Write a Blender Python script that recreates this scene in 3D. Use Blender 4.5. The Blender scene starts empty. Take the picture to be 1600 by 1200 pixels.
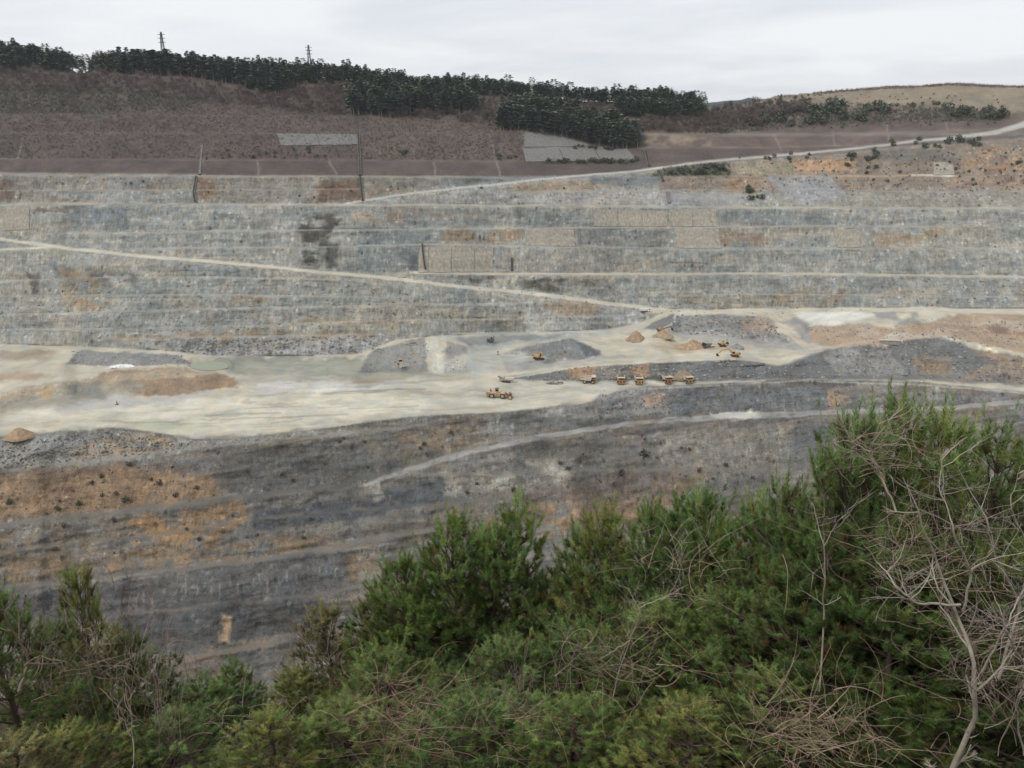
import bpy, math, random
import numpy as np
from mathutils import Vector, Matrix

random.seed(7); rng = np.random.default_rng(7)
scene = bpy.context.scene
C = scene.collection
R = math.radians

# ------------------------------------------------------------------ camera, sky, sun, exposure
W0, H0, F0, PITCH = 1600.0, 1200.0, 1300.0, R(17.9)
cam = bpy.data.objects.new('camera', bpy.data.cameras.new('camera'))
C.objects.link(cam); scene.camera = cam
cam.data.sensor_width = 36.0; cam.data.lens = F0 / W0 * 36.0
cam.data.clip_start = 0.1; cam.data.clip_end = 60000
cam.rotation_euler = (R(90) - PITCH, 0, 0)

SUN_EL, SUN_AZ = R(48), R(228)          # azimuth clockwise from +Y
world = bpy.data.worlds.new('World'); scene.world = world; world.use_nodes = True
wn, wl = world.node_tree.nodes, world.node_tree.links
wn.clear()
wo = wn.new('ShaderNodeOutputWorld'); bg = wn.new('ShaderNodeBackground')
sky = wn.new('ShaderNodeTexSky'); sky.sky_type = 'NISHITA'; sky.sun_disc = False
sky.sun_elevation = SUN_EL; sky.sun_rotation = SUN_AZ
skm = wn.new('ShaderNodeVectorMath'); skm.operation = 'SCALE'; skm.inputs['Scale'].default_value = 0.09
tc = wn.new('ShaderNodeTexCoord')
sep = wn.new('ShaderNodeSeparateXYZ')
cz = wn.new('ShaderNodeMath'); cz.operation = 'MAXIMUM'; cz.inputs[1].default_value = 0.0
cz2 = wn.new('ShaderNodeMath'); cz2.operation = 'ADD'; cz2.inputs[1].default_value = 0.10
dv = wn.new('ShaderNodeVectorMath'); dv.operation = 'DIVIDE'
cmb = wn.new('ShaderNodeCombineXYZ')
wl.new(tc.outputs['Generated'], sep.inputs[0]); wl.new(sep.outputs['Z'], cz.inputs[0]); wl.new(cz.outputs[0], cz2.inputs[0])
for k in 'XYZ': wl.new(cz2.outputs[0], cmb.inputs[k])
wl.new(tc.outputs['Generated'], dv.inputs[0]); wl.new(cmb.outputs[0], dv.inputs[1])
cn = wn.new('ShaderNodeTexNoise'); cn.inputs['Scale'].default_value = 0.62; cn.inputs['Detail'].default_value = 6
cn.inputs['Roughness'].default_value = 0.52; cn.inputs['Distortion'].default_value = 0.35
wl.new(dv.outputs[0], cn.inputs['Vector'])
cr = wn.new('ShaderNodeValToRGB')
cr.color_ramp.elements[0].position = 0.33; cr.color_ramp.elements[0].color = (0.60, 0.63, 0.68, 1)
cr.color_ramp.elements[1].position = 0.62; cr.color_ramp.elements[1].color = (0.765, 0.775, 0.79, 1)
wl.new(cn.outputs['Fac'], cr.inputs[0])
cm = wn.new('ShaderNodeMix'); cm.data_type = 'RGBA'; cm.inputs['Factor'].default_value = 0.93
wl.new(sky.outputs[0], skm.inputs[0]); wl.new(skm.outputs[0], cm.inputs['A']); wl.new(cr.outputs[0], cm.inputs['B'])
wl.new(cm.outputs['Result'], bg.inputs['Color']); wl.new(bg.outputs[0], wo.inputs['Surface'])
bg.inputs['Strength'].default_value = 1.0

sun = bpy.data.objects.new('sun', bpy.data.lights.new('sun', 'SUN')); C.objects.link(sun)
sun.data.energy = 1.35; sun.data.angle = R(14); sun.data.color = (1.0, 0.96, 0.9)
sdir = Vector((math.sin(SUN_AZ) * math.cos(SUN_EL), math.cos(SUN_AZ) * math.cos(SUN_EL), math.sin(SUN_EL)))
sun.rotation_euler = sdir.to_track_quat('Z', 'Y').to_euler()

vs = scene.view_settings
vs.view_transform = 'Standard'; vs.look = 'None'; vs.gamma = 1; vs.exposure = 0.32; vs.use_curve_mapping = False

# ------------------------------------------------------------------ helpers
def ray(px, py):
    px = np.asarray(px, float); py = np.asarray(py, float)
    x = (px - W0 / 2) / F0; v = (H0 / 2 - py) / F0
    fy = math.cos(PITCH) + v * math.sin(PITCH); fz = -math.sin(PITCH) + v * math.cos(PITCH)
    return x / fy, fz / fy
def lin(c):
    c = np.asarray(c, float) / 255.0
    return np.where(c <= 0.04045, c / 12.92, ((c + 0.055) / 1.055) ** 2.4)
def hash2(ix, iy, seed):
    h = (ix.astype(np.int64) * 374761393 + iy.astype(np.int64) * 668265263 + seed * 974634777) & 0xffffffff
    h = ((h ^ (h >> 13)) * 1274126177) & 0xffffffff
    return ((h ^ (h >> 16)) & 0xffff) / 65535.0
def vnoise(x, y, seed=0):
    x, y = np.broadcast_arrays(np.asarray(x, float), np.asarray(y, float))
    ix = np.floor(x); iy = np.floor(y); fx = x - ix; fy = y - iy
    fx = fx * fx * (3 - 2 * fx); fy = fy * fy * (3 - 2 * fy)
    a = hash2(ix, iy, seed); b = hash2(ix + 1, iy, seed); c = hash2(ix, iy + 1, seed); d = hash2(ix + 1, iy + 1, seed)
    return (a + (b - a) * fx) * (1 - fy) + (c + (d - c) * fx) * fy
def fbm(x, y, seed=0, o=4):
    s = 0; a = 0.5; t = 0
    for k in range(o):
        s = s + a * vnoise(x * 2 ** k, y * 2 ** k, seed + 31 * k); t += a; a *= 0.5
    return s / t * 2 - 1
def pl(pts, px):
    p = np.array(pts, float); return np.interp(px, p[:, 0], p[:, 1])
def smooth(e0, e1, x):
    t = np.clip((x - e0) / (e1 - e0), 0, 1); return t * t * (3 - 2 * t)
def gauss1(a, s):
    k = np.arange(-int(3 * s), int(3 * s) + 1); w = np.exp(-0.5 * (k / s) ** 2); w /= w.sum()
    return np.convolve(np.pad(a, len(k) // 2, mode='edge'), w, mode='valid')
def sdpoly(poly, X, Y):                       # signed distance, negative inside
    p = np.array(poly, float); d = np.full(X.shape, 1e18); ins = np.zeros(X.shape, bool)
    for i in range(len(p)):
        a = p[i]; b = p[(i + 1) % len(p)]; e = b - a
        wx = X - a[0]; wy = Y - a[1]
        t = np.clip((wx * e[0] + wy * e[1]) / max(e @ e, 1e-9), 0, 1)
        d = np.minimum(d, (wx - e[0] * t) ** 2 + (wy - e[1] * t) ** 2)
        c = ((a[1] > Y) != (b[1] > Y))
        if abs(b[1] - a[1]) > 1e-9:
            ins ^= c & (X < (b[0] - a[0]) * (Y - a[1]) / (b[1] - a[1]) + a[0])
    d = np.sqrt(d); return np.where(ins, -d, d)
def inpoly(poly, x, y): return sdpoly(poly, np.array([x], float), np.array([y], float))[0] < 0

def mesh_np(name, V, T, mat=None, col=None, smooth_=False, extra=None):
    """V (n,3), T (m,3|4) -> mesh"""
    V = np.ascontiguousarray(V, np.float32); T = np.ascontiguousarray(T, np.int32)
    me = bpy.data.meshes.new(name); n = T.shape[1]
    me.vertices.add(len(V)); me.vertices.foreach_set('co', V.ravel())
    me.loops.add(T.size); me.loops.foreach_set('vertex_index', T.ravel())
    me.polygons.add(len(T)); me.polygons.foreach_set('loop_start', np.arange(0, T.size, n, dtype=np.int32))
    me.update(calc_edges=True)
    me.polygons.foreach_set('use_smooth', np.full(len(T), smooth_, bool))
    if col is not None:
        a = me.color_attributes.new('Col', 'FLOAT_COLOR', 'POINT')
        c4 = np.ones((len(V), 4), np.float32); c4[:, :3] = col; a.data.foreach_set('color', c4.ravel())
    if extra is not None:
        for k, v in extra.items():
            a = me.attributes.new(k, 'FLOAT', 'POINT'); a.data.foreach_set('value', np.ascontiguousarray(v, np.float32))
    if mat: me.materials.append(mat)
    return me
def link(name, me, parent=None, loc=None):
    o = bpy.data.objects.new(name, me); C.objects.link(o)
    if parent: o.parent = parent
    if loc is not None: o.location = loc
    return o
def tag(o, label, cat, group=None, kind=None):
    o['label'] = label; o['category'] = cat
    if group: o['group'] = group
    if kind: o['kind'] = kind
    return o
def empty(name, loc=(0, 0, 0), rz=0):
    o = bpy.data.objects.new(name, None); C.objects.link(o); o.location = loc; o.rotation_euler = (0, 0, rz)
    o.empty_display_size = 0.2; return o
def copy_tree(o, parent=None):
    c = o.copy(); C.objects.link(c)
    if parent: c.parent = parent
    for ch in [k for k in bpy.data.objects if k.parent == o]: copy_tree(ch, c)
    return c

# ---- materials
def mat_new(name, rough=0.9, spec=0.2):
    m = bpy.data.materials.new(name); m.use_nodes = True
    b = m.node_tree.nodes['Principled BSDF']; b.inputs['Roughness'].default_value = rough
    b.inputs['Specular IOR Level'].default_value = spec
    return m, m.node_tree.nodes, m.node_tree.links, b
def mathn(n, l, op, a, b=None, clamp=False):
    m = n.new('ShaderNodeMath'); m.operation = op; m.use_clamp = clamp
    for i, s in enumerate((a, b)):
        if s is None: continue
        if isinstance(s, (int, float)): m.inputs[i].default_value = s
        else: l.new(s, m.inputs[i])
    return m.outputs[0]
def noise_tex(n, l, vec, scale, detail=3, rough=0.55, dist=0.0):
    t = n.new('ShaderNodeTexNoise'); t.inputs['Scale'].default_value = scale; t.inputs['Detail'].default_value = detail
    t.inputs['Roughness'].default_value = rough; t.inputs['Distortion'].default_value = dist
    l.new(vec, t.inputs['Vector']); return t.outputs['Fac']
def mapping(n, l, vec, sc, rot=(0, 0, 0)):
    m = n.new('ShaderNodeMapping'); m.inputs['Scale'].default_value = sc; m.inputs['Rotation'].default_value = rot
    l.new(vec, m.inputs['Vector']); return m.outputs[0]
def maprange(n, l, v, a, b, c, d):
    m = n.new('ShaderNodeMapRange'); m.inputs[1].default_value = a; m.inputs[2].default_value = b
    m.inputs[3].default_value = c; m.inputs[4].default_value = d; l.new(v, m.inputs[0]); return m.outputs[0]

def terrain_material(name, streak=1.0, sp=1.0, fsc=0.75):
    m, n, l, b = mat_new(name, 0.95, 0.1)
    at_ = n.new('ShaderNodeAttribute'); at_.attribute_name = 'Col'
    fa = n.new('ShaderNodeAttribute'); fa.attribute_name = 'Face'
    co = n.new('ShaderNodeTexCoord').outputs['Object']
    n1 = noise_tex(n, l, co, 0.045, 3, 0.6, 0.4)
    st = noise_tex(n, l, mapping(n, l, co, (1, 0.35, 0.16)), 0.62, 2, 0.65, 0.2)
    bed = noise_tex(n, l, mapping(n, l, co, (0.12, 0.12, 1.0), (0.10, 0.14, 0)), 0.42, 2, 0.65, 0.8)
    trk = noise_tex(n, l, mapping(n, l, co, (0.55, 1.0, 1.0), (0, 0, -0.5)), 0.075, 3, 0.6, 1.2)
    fine = noise_tex(n, l, co, fsc, 2, 0.7)
    a1 = maprange(n, l, n1, 0.25, 0.75, 0.80, 1.20)
    a2 = maprange(n, l, st, 0.28, 0.72, 1 - 0.34 * streak, 1 + 0.34 * streak)
    a3 = maprange(n, l, bed, 0.28, 0.72, 1 - 0.20 * streak, 1 + 0.20 * streak)
    a5 = maprange(n, l, trk, 0.3, 0.7, 0.88, 1.10)
    a4 = maprange(n, l, fine, 0.2, 0.8, 1 - 0.22 * sp, 1 + 0.22 * sp)
    f = mathn(n, l, 'MULTIPLY', a2, a3); 
    mx = n.new('ShaderNodeMix'); l.new(fa.outputs['Fac'], mx.inputs['Factor']); l.new(a5, mx.inputs['A']); l.new(f, mx.inputs['B'])
    f = mathn(n, l, 'MULTIPLY', mx.outputs['Result'], a1)
    a4b = n.new('ShaderNodeMix'); ff = mathn(n, l, 'MULTIPLY_ADD', fa.outputs['Fac'], 0.75); 
    ff.node.inputs[2].default_value = 0.45
    l.new(ff, a4b.inputs['Factor']); a4b.inputs['A'].default_value = 1.0; l.new(a4, a4b.inputs['B'])
    f = mathn(n, l, 'MULTIPLY', f, a4b.outputs['Result'])
    # pale chips and dark clefts scattered on the rock
    vo = n.new('ShaderNodeTexVoronoi'); vo.inputs['Scale'].default_value = 0.33; vo.inputs['Randomness'].default_value = 1
    l.new(mapping(n, l, co, (1, 1, 0.6)), vo.inputs['Vector'])
    sepc = n.new('ShaderNodeSeparateColor'); l.new(vo.outputs['Color'], sepc.inputs[0])
    chip = mathn(n, l, 'MULTIPLY', mathn(n, l, 'GREATER_THAN', sepc.outputs[0], 0.93), mathn(n, l, 'LESS_THAN', vo.outputs['Distance'], 0.40))
    cleft = mathn(n, l, 'MULTIPLY', mathn(n, l, 'LESS_THAN', sepc.outputs[0], 0.06), mathn(n, l, 'LESS_THAN', vo.outputs['Distance'], 0.42))
    dd = mathn(n, l, 'SUBTRACT', mathn(n, l, 'MULTIPLY', chip, 0.45), mathn(n, l, 'MULTIPLY', cleft, 0.4))
    dd = mathn(n, l, 'ADD', dd, mathn(n, l, 'MULTIPLY', mathn(n, l, 'SUBTRACT', sepc.outputs[1], 0.5), 0.24))
    dd = mathn(n, l, 'MULTIPLY', dd, fa.outputs['Fac'])
    f = mathn(n, l, 'MULTIPLY', f, mathn(n, l, 'ADD', dd, 1.0))
    sc = n.new('ShaderNodeVectorMath'); sc.operation = 'SCALE'; l.new(at_.outputs['Color'], sc.inputs[0]); l.new(f, sc.inputs['Scale'])
    # hue drift warm/cool
    n2 = noise_tex(n, l, co, 0.09, 2, 0.65, 0.6)
    hr = n.new('ShaderNodeValToRGB'); e = hr.color_ramp.elements
    e[0].position = 0.32; e[0].color = (0.95, 1.0, 1.045, 1); e[1].position = 0.68; e[1].color = (1.05, 1.0, 0.93, 1)
    l.new(n2, hr.inputs[0])
    mu = n.new('ShaderNodeVectorMath'); mu.operation = 'MULTIPLY'; l.new(sc.outputs[0], mu.inputs[0]); l.new(hr.outputs[0], mu.inputs[1])
    l.new(mu.outputs[0], b.inputs['Base Color'])
    bp = n.new('ShaderNodeBump'); bp.inputs['Strength'].default_value = 0.7; bp.inputs['Distance'].default_value = 1.0
    h = mathn(n, l, 'MULTIPLY', fine, ff)
    l.new(h, bp.inputs['Height']); l.new(bp.outputs[0], b.inputs['Normal'])
    return m
def vcol_material(name, rough=0.8, spec=0.15, var=0.25, scale=1.5, trans=0.0):
    m, n, l, b = mat_new(name, rough, spec)
    at_ = n.new('ShaderNodeAttribute'); at_.attribute_name = 'Col'
    geo = n.new('ShaderNodeNewGeometry')
    f = maprange(n, l, noise_tex(n, l, geo.outputs['Position'], scale, 3), 0.25, 0.75, 1 - var, 1 + var)
    sc = n.new('ShaderNodeVectorMath'); sc.operation = 'SCALE'; l.new(at_.outputs['Color'], sc.inputs[0]); l.new(f, sc.inputs['Scale'])
    l.new(sc.outputs[0], b.inputs['Base Color'])
    if trans > 0:
        out = n['Material Output']; tr = n.new('ShaderNodeBsdfTranslucent'); mixs = n.new('ShaderNodeMixShader')
        mixs.inputs[0].default_value = trans; l.new(sc.outputs[0], tr.inputs['Color'])
        l.new(b.outputs[0], mixs.inputs[1]); l.new(tr.outputs[0], mixs.inputs[2]); l.new(mixs.outputs[0], out.inputs['Surface'])
    return m
def plain(name, col, rough=0.6, spec=0.3, var=0.18, scale=1.2, metal=0.0):
    m, n, l, b = mat_new(name, rough, spec); b.inputs['Metallic'].default_value = metal
    geo = n.new('ShaderNodeTexCoord')
    f = maprange(n, l, noise_tex(n, l, geo.outputs['Object'], scale, 5, 0.65), 0.25, 0.75, 1 - var, 1 + var)
    rgb = n.new('ShaderNodeRGB'); rgb.outputs[0].default_value = (*col, 1)
    sc = n.new('ShaderNodeVectorMath'); sc.operation = 'SCALE'; l.new(rgb.outputs[0], sc.inputs[0]); l.new(f, sc.inputs['Scale'])
    l.new(sc.outputs[0], b.inputs['Base Color']); return m

# ------------------------------------------------------------------ terrain: slopes drawn as bands, depths integrated column by column
PX = np.arange(-220, 1821, 2.2)
PY = np.concatenate([np.arange(1180, 690, -2.2), np.arange(690, 480, -1.3), np.arange(480, 256, -1.2), np.arange(256, 60, -1.9)])
NX, NY = len(PX), len(PY)
GX, GY = np.meshgrid(PX, PY)                        # (NY,NX)
DX, DZ = ray(GX, GY)
ZF = -177.0
F2 = [(-220, 690), (0, 682), (120, 672), (180, 668), (250, 676), (300, 685), (350, 686), (450, 676), (560, 662), (640, 652), (800, 642), (900, 632), (935, 624), (960, 613), (1000, 606), (1100, 600), (1250, 592), (1450, 598), (1600, 612), (1800, 625)]
F1 = [(-220, 532), (0, 537), (140, 542), (250, 547), (340, 555), (480, 556), (560, 552), (620, 530), (700, 523), (850, 519), (950, 514), (1000, 505), (1040, 486), (1200, 482), (1600, 482), (1800, 484)]
H1 = [(-220, 268), (0, 270), (560, 275), (780, 276), (900, 275), (1000, 268), (1150, 252), (1280, 242), (1400, 230), (1600, 215), (1800, 195)]
TREETOP = [(-220, 66), (0, 72), (60, 76), (100, 84), (125, 96), (150, 88), (200, 86), (300, 90), (400, 98), (500, 102), (600, 111), (650, 122), (700, 119), (760, 124), (850, 132), (900, 139), (960, 142), (1000, 140), (1040, 142), (1100, 147)]
RIDGE = [(p[0], p[1] + 17) for p in TREETOP[:-1]] + [(1100, 166), (1140, 166), (1180, 158), (1210, 149), (1290, 142), (1400, 134), (1480, 130), (1600, 133), (1800, 136)]
rid = pl(RIDGE, PX) + fbm(PX / 60, 0, 5) * 1.5
f2 = pl(F2, PX) + fbm(PX / 45, 0, 9) * 2.5; f1 = pl(F1, PX); h1 = pl(H1, PX)
wob = fbm(GX / 55, GY / 200, 11) * 1.6 + fbm(GX / 16, GY / 60, 12) * 0.9      # ragged bench lines

wob = wob * (1 + 1.6 * smooth(0, 60, GY - f2)) + smooth(0, 60, GY - f2) * fbm(GX / 22, GY / 45, 13) * 3.0
T = np.where(GY < h1, math.tan(R(27)), math.tan(R(57)))
T = np.where(GY < rid + 45, np.minimum(T, math.tan(R(24))), T)
T = np.where((GX > 820) & (GY > h1) & (GY < 322), math.tan(R(40)), T)
T = np.where(GY > f1, math.tan(R(2.0)), T)
T = np.where((GX > 1290) & (GY > f1) & (GY < 540), math.tan(R(12)), T)
T = np.where(GY > f2, math.tan(R(46)), T)
def slope_poly(poly, deg):
    global T
    s = sdpoly(poly, GX + wob * 2, GY + wob)
    T = np.where(s < 0, math.tan(R(deg)), T)
# faces inside the working area
FACES = [
 ([(800, 590), (850, 582), (905, 573), (1000, 567), (1150, 561), (1190, 572), (1250, 585), (1300, 594), (1100, 594), (1000, 592), (860, 594)], 42),
 ([(560, 580), (580, 548), (640, 530), (700, 524), (730, 545), (735, 580), (700, 584), (640, 580)], 24),
 ([(780, 552), (840, 536), (890, 527), (935, 548), (940, 556), (860, 567), (800, 566), (860, 556)], 36),
 ([(720, 540), (850, 520), (960, 518), (860, 530)], 20),
 ([(1030, 512), (1060, 495), (1190, 494), (1240, 535), (1200, 534), (1120, 522), (1050, 520)], 34),
 ([(1240, 500), (1330, 505), (1420, 520), (1380, 536), (1270, 535)], 18),
 ([(1225, 575), (1290, 547), (1400, 532), (1480, 527), (1600, 555), (1800, 570), (1800, 606), (1600, 600), (1450, 590), (1300, 590)], 38),
 ([(1380, 512), (1500, 488), (1600, 500), (1800, 505), (1800, 550), (1600, 548), (1480, 520)], 24),
 ([(100, 566), (120, 546), (290, 556), (320, 566), (200, 573), (130, 572)], 20),
 ([(0, 560), (0, 545), (70, 548), (60, 560)], 16),
 ([(0, 640), (0, 612), (120, 592), (200, 580), (300, 576), (370, 590), (385, 600), (230, 622), (120, 612)], 26),
 ([(380, 610), (480, 598), (560, 603), (480, 612)], 12),
 ([(290, 580), (300, 565), (360, 563), (368, 578), (330, 584)], 0.0),
]
for p, d in FACES: slope_poly(p, d)
# short natural ledges in the faces
led = fbm(GX / 46, GY / 4.2, 15, 3) * (GY <= f2) + fbm(GX / 60, (GY + .14 * GX) / 7, 16, 3) * (GY > f2)
T = np.where((T > math.tan(R(33))) & (GY > h1), T * np.clip(1 + 1.1 * led, .35, 2.2), T)
# nearly level bands: (name, centre line, thickness px, slope deg)
B = {}; BC = {}
STEP = np.abs(np.gradient(PY))[:, None] * np.ones((1, NX)); FR = np.zeros((NY, NX)); FS = np.zeros((NY, NX))
def band(name, pts, th, deg=1.5):
    global T
    p = np.array(pts, float); d = np.abs(GY + wob * 0.7 - np.interp(GX, p[:, 0], p[:, 1]))
    th = np.interp(GX, p[:, 0], th) if hasattr(th, '__len__') else th
    th = th * (1 + 0.45 * fbm(GX / 35 + len(B) * 7.3, GY / 300, 14, 3) * (0 if 'road' in name or 'ramp' in name else 1))
    inx = (GX >= p[0, 0]) & (GX <= p[-1, 0])
    B[name] = (d < th / 2 + 0.25) & inx
    cov = np.clip((th / 2 - d) / STEP + 0.5, 0, 1) * inx * smooth(0, 25, GX - p[0, 0] + (p[0, 0] < -200) * 99) * smooth(0, 25, p[-1, 0] - GX + (p[-1, 0] > 1790) * 99)
    BC[name] = np.clip((th / 2 - d) / (STEP * 1.3) + 0.6, 0, 1) * inx
    up = cov > FR; FR[up] = cov[up]; FS[up] = math.tan(R(deg))
band('t1', [(-220, 318), (0, 318), (130, 318), (540, 320), (800, 321), (1200, 324), (1800, 326)], 3)
band('t2', [(100, 364), (330, 362), (480, 359), (600, 358), (820, 356), (1055, 355), (1250, 353), (1800, 356)], 2)
band('t3', [(170, 389), (470, 386), (660, 382), (770, 383), (900, 386), (1130, 388), (1800, 387)], 2.2)
band('bench_road', [(640, 426), (860, 428), (1040, 428), (1200, 427), (1420, 430), (1800, 436)], 3.6)
RAMP = [(-220, 345), (0, 374), (90, 386), (200, 398), (300, 407), (400, 414), (500, 425), (600, 433), (700, 446), (800, 455), (900, 467), (980, 478), (1050, 485)]
band('haul_ramp', RAMP, [4, 4, 5, 4.5, 4.5, 4.5, 4.5, 5, 5, 5, 5, 5, 6])
band('ramp_b', [(-220, 391), (0, 390), (60, 388), (95, 386)], 3)
band('upper_floor_road', [(1000, 484), (1100, 487), (1200, 485), (1300, 484), (1450, 483), (1600, 488), (1800, 494)], 7)
band('t7', [(-220, 269), (0, 270), (100, 273), (330, 275), (560, 275), (800, 277)], 2)
band('t8', [(-220, 297), (0, 297), (300, 297), (560, 295)], 1.8)
band('t8b', [(780, 301), (1040, 297), (1180, 296), (1600, 300), (1800, 300)], 1.6)
band('t8c', [(1010, 276), (1240, 274), (1480, 273), (1560, 276)], 1.8)
band('upper_road', [(535, 319), (620, 305), (700, 296), (800, 285), (900, 275), (1000, 267), (1060, 258), (1150, 248), (1280, 238), (1400, 224), (1500, 214), (1560, 206), (1600, 195), (1800, 170)], [3.2, 2.6, 2.6, 2.6, 2.8, 3, 3, 3, 3, 3, 4, 6, 9, 10], 3)
band('u1', [(-220, 247), (0, 248), (130, 248), (320, 250), (560, 250), (780, 252)], 1.8)
band('u2', [(-220, 206), (0, 207), (320, 208), (560, 207), (780, 208)], 1.8, 4)
band('u3', [(-220, 176), (0, 178), (420, 180), (560, 180)], 1.8, 4)
band('u4', [(1000, 231), (1200, 230), (1400, 226)], 1.8); band('u5', [(1000, 209), (1180, 210), (1400, 207), (1560, 201)], 1.8)
for i, (pts, th) in enumerate([
  ([(-220, 442), (0, 440), (180, 433), (300, 433), (450, 434), (600, 438)], 2), ([(-220, 463), (0, 463), (300, 460), (500, 463), (640, 465)], 1.8),
  ([(-220, 494), (0, 492), (150, 487), (400, 480), (560, 478), (640, 476)], 2), ([(-220, 516), (0, 515), (300, 512), (420, 508), (560, 502), (690, 499)], 2),
  ([(560, 472), (700, 476), (850, 472)], 1.8), ([(640, 501), (800, 497), (1000, 491)], 2), ([(690, 521), (850, 519), (960, 518), (1040, 516)], 2),
  ([(1050, 461), (1200, 459), (1600, 464), (1800, 464)], 1.6), ([(170, 529), (330, 526), (560, 523)], 2.2)]):
    band('w%d' % i, pts, th)
LOWROAD = [(560, 760), (600, 746), (640, 735), (740, 706), (850, 681), (950, 666), (1050, 656), (1150, 650), (1300, 645), (1450, 640), (1600, 626), (1800, 608)]
band('lower_road', LOWROAD, [5, 7, 8, 8, 7, 7, 7, 10, 7, 6, 6, 6], 4)
band('n1', [(-220, 745), (0, 738), (180, 716), (290, 701), (420, 690), (560, 676), (680, 660)], 4, 8)
band('n2', [(-220, 836), (0, 822), (150, 804), (250, 792), (380, 776), (560, 758)], 7, 8)
band('n3', [(-220, 880), (0, 862), (100, 850), (250, 835), (390, 812), (560, 795), (700, 788), (800, 776)], 5, 8)
band('n4', [(-220, 940), (0, 922), (50, 914), (150, 900), (300, 888), (450, 868), (560, 848), (620, 834), (760, 820)], 9, 7)
band('n5', [(-220, 985), (0, 975), (150, 962), (350, 946), (500, 928), (620, 905)], 5, 8)
band('n6', [(0, 1060), (240, 1040), (330, 1022), (460, 995), (620, 965)], 9, 8)
band('n7', [(640, 745), (900, 735), (1150, 735), (1300, 742)], 4, 9)
band('n8', [(560, 890), (800, 850), (1200, 820)], 7, 8)

LY = np.zeros((NY, NX))
k2 = np.array([np.argmin(np.abs(PY - y)) for y in f2]); kr = np.array([np.argmax(PY <= y) for y in rid])
ci = np.arange(NX)
base = np.log(ZF / DZ[k2, ci]); base = gauss1(base, 10)
LY[k2, ci] = base
TT = np.maximum(T, DZ + 0.022); FS = np.maximum(FS, DZ + 0.022)
def stepr(i, d0, d1):
    a = np.log((TT[i] - d0) / (TT[i] - d1)); t = np.maximum(FS[i], np.maximum(d0, d1) + 0.02); c = np.log((t - d0) / (t - d1))
    return a * (1 - FR[i]) + c * FR[i]
for i in range(1, NY):                              # upwards
    r = np.minimum(stepr(i, DZ[i - 1], DZ[i]), 0.05); LY[i] = np.where(i > k2, LY[i - 1] + r, LY[i])
for i in range(NY - 2, -1, -1):                     # downwards
    r = -stepr(i, DZ[i], DZ[i + 1]); LY[i] = np.where(i < k2, LY[i + 1] + r, LY[i])
def warp(line, sig):
    """pull the depths along a feature line to a smooth course, spreading the correction below it"""
    global LY
    k = np.array([np.argmin(np.abs(PY - y)) for y in line]); nat = LY[k, ci]; d = gauss1(nat, sig) - nat
    idx = np.arange(NY)[:, None]
    w = np.clip((idx - k2) / np.maximum(k - k2, 1), 0, 1); LY = LY + np.where(idx > k2, w * d, 0)
warp(f1, 14); warp(h1, 40); warp(rid + 10, 50)
LA = np.array([gauss1(LY[i], 2.5) for i in range(NY)]); LB = np.array([gauss1(LY[i], 14) for i in range(NY)])
wA = smooth(-4, -26, GY - f1) * smooth(40, 75, GY - rid)
for i in range(3): wA = np.array([gauss1(wA[j], 4) for j in range(NY)])
LY = LA * (1 - wA) + LB * wA
# crags: shift along the sight line
TT = TT * (1 - FR) + FS * FR
faceness = np.clip((TT - math.tan(R(8))) / (math.tan(R(40)) - math.tan(R(8))), 0, 1)
for i in range(NX):
    faceness[:, i] = np.convolve(np.pad(faceness[:, i], 1, mode='edge'), [0.25, 0.5, 0.25], 'valid')
hill = smooth(8, -8, GY - h1)
PANELS = [  # sprayed-concrete panels: (corner px top-left, top-right, bottom-right, bottom-left), seams, label
 ([(655, 381), (771, 383), (770, 425), (654, 426)], [0.13, 0.44, 0.75], 'large beige concrete facing with dark rust streaks above the long ramp road'),
 ([(821, 357), (897, 357), (898, 385), (821, 384)], [0.5], 'beige concrete facing between two darker rock faces, second terrace row'),
 ([(926, 328), (1042, 330), (1042, 354), (928, 354)], [0.33, 0.66], 'long beige concrete facing just under the upper bench road'),
 ([(1045, 328), (1118, 327), (1120, 354), (1046, 354)], [0.5], 'pale concrete facing directly above the tallest beige panel at centre right'),
 ([(1055, 357), (1122, 356), (1126, 388), (1056, 388)], [], 'beige concrete facing forming lower step of the stepped pair at centre right'),
 ([(1303, 355), (1342, 354), (1344, 387), (1308, 387)], [], 'lone narrow beige concrete facing on the right of the far wall'),
 ([(2, 322), (45, 322), (46, 359), (6, 361)], [], 'beige concrete facing at the left edge of the far wall'),
 ([(1458, 254), (1487, 254), (1492, 273), (1459, 274)], [], 'small pale concrete facing among orange earth below the upper road'),
 ([(432, 209), (556, 210), (560, 226), (440, 228)], [0.5], 'grey netted slope panel set in the brown scrub on the left hillside'),
 ([(817, 232), (980, 233), (995, 251), (822, 253)], [0.35, 0.68], 'long light grey netted panel below the dark conifer wood'),
 ([(818, 212), (852, 208), (930, 229), (820, 230)], [], 'grey sloping netted panel topmost beside the conifer wood'),
]
pm = np.zeros_like(GX)
for q, s, lb in PANELS: pm = np.maximum(pm, smooth(6, -1, sdpoly(q, GX, GY)))
crag = fbm(GX / 60, GY / 30, 21) * 3.2 + fbm(GX / 8, GY / 34, 22, 3) * 1.1 + fbm(GX / 5.5, GY / 5.0, 23, 2) * 0.45
crag = crag * (1 - smooth(-6, 20, GY - f2)) + smooth(-6, 20, GY - f2) * (fbm(GX / 60, (GY + .14 * GX) / 26, 25) * 3.0 + fbm(GX / 34, (GY + .14 * GX) / 7, 26, 3) * 0.9 + fbm(GX / 6, GY / 6, 27, 2) * 0.5)
nearw = smooth(-6, 20, GY - f2)
crag = crag * (1 - 0.25 * nearw)
amp = faceness * (1 - 0.75 * hill) * (1 - pm) + 0.05
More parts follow.
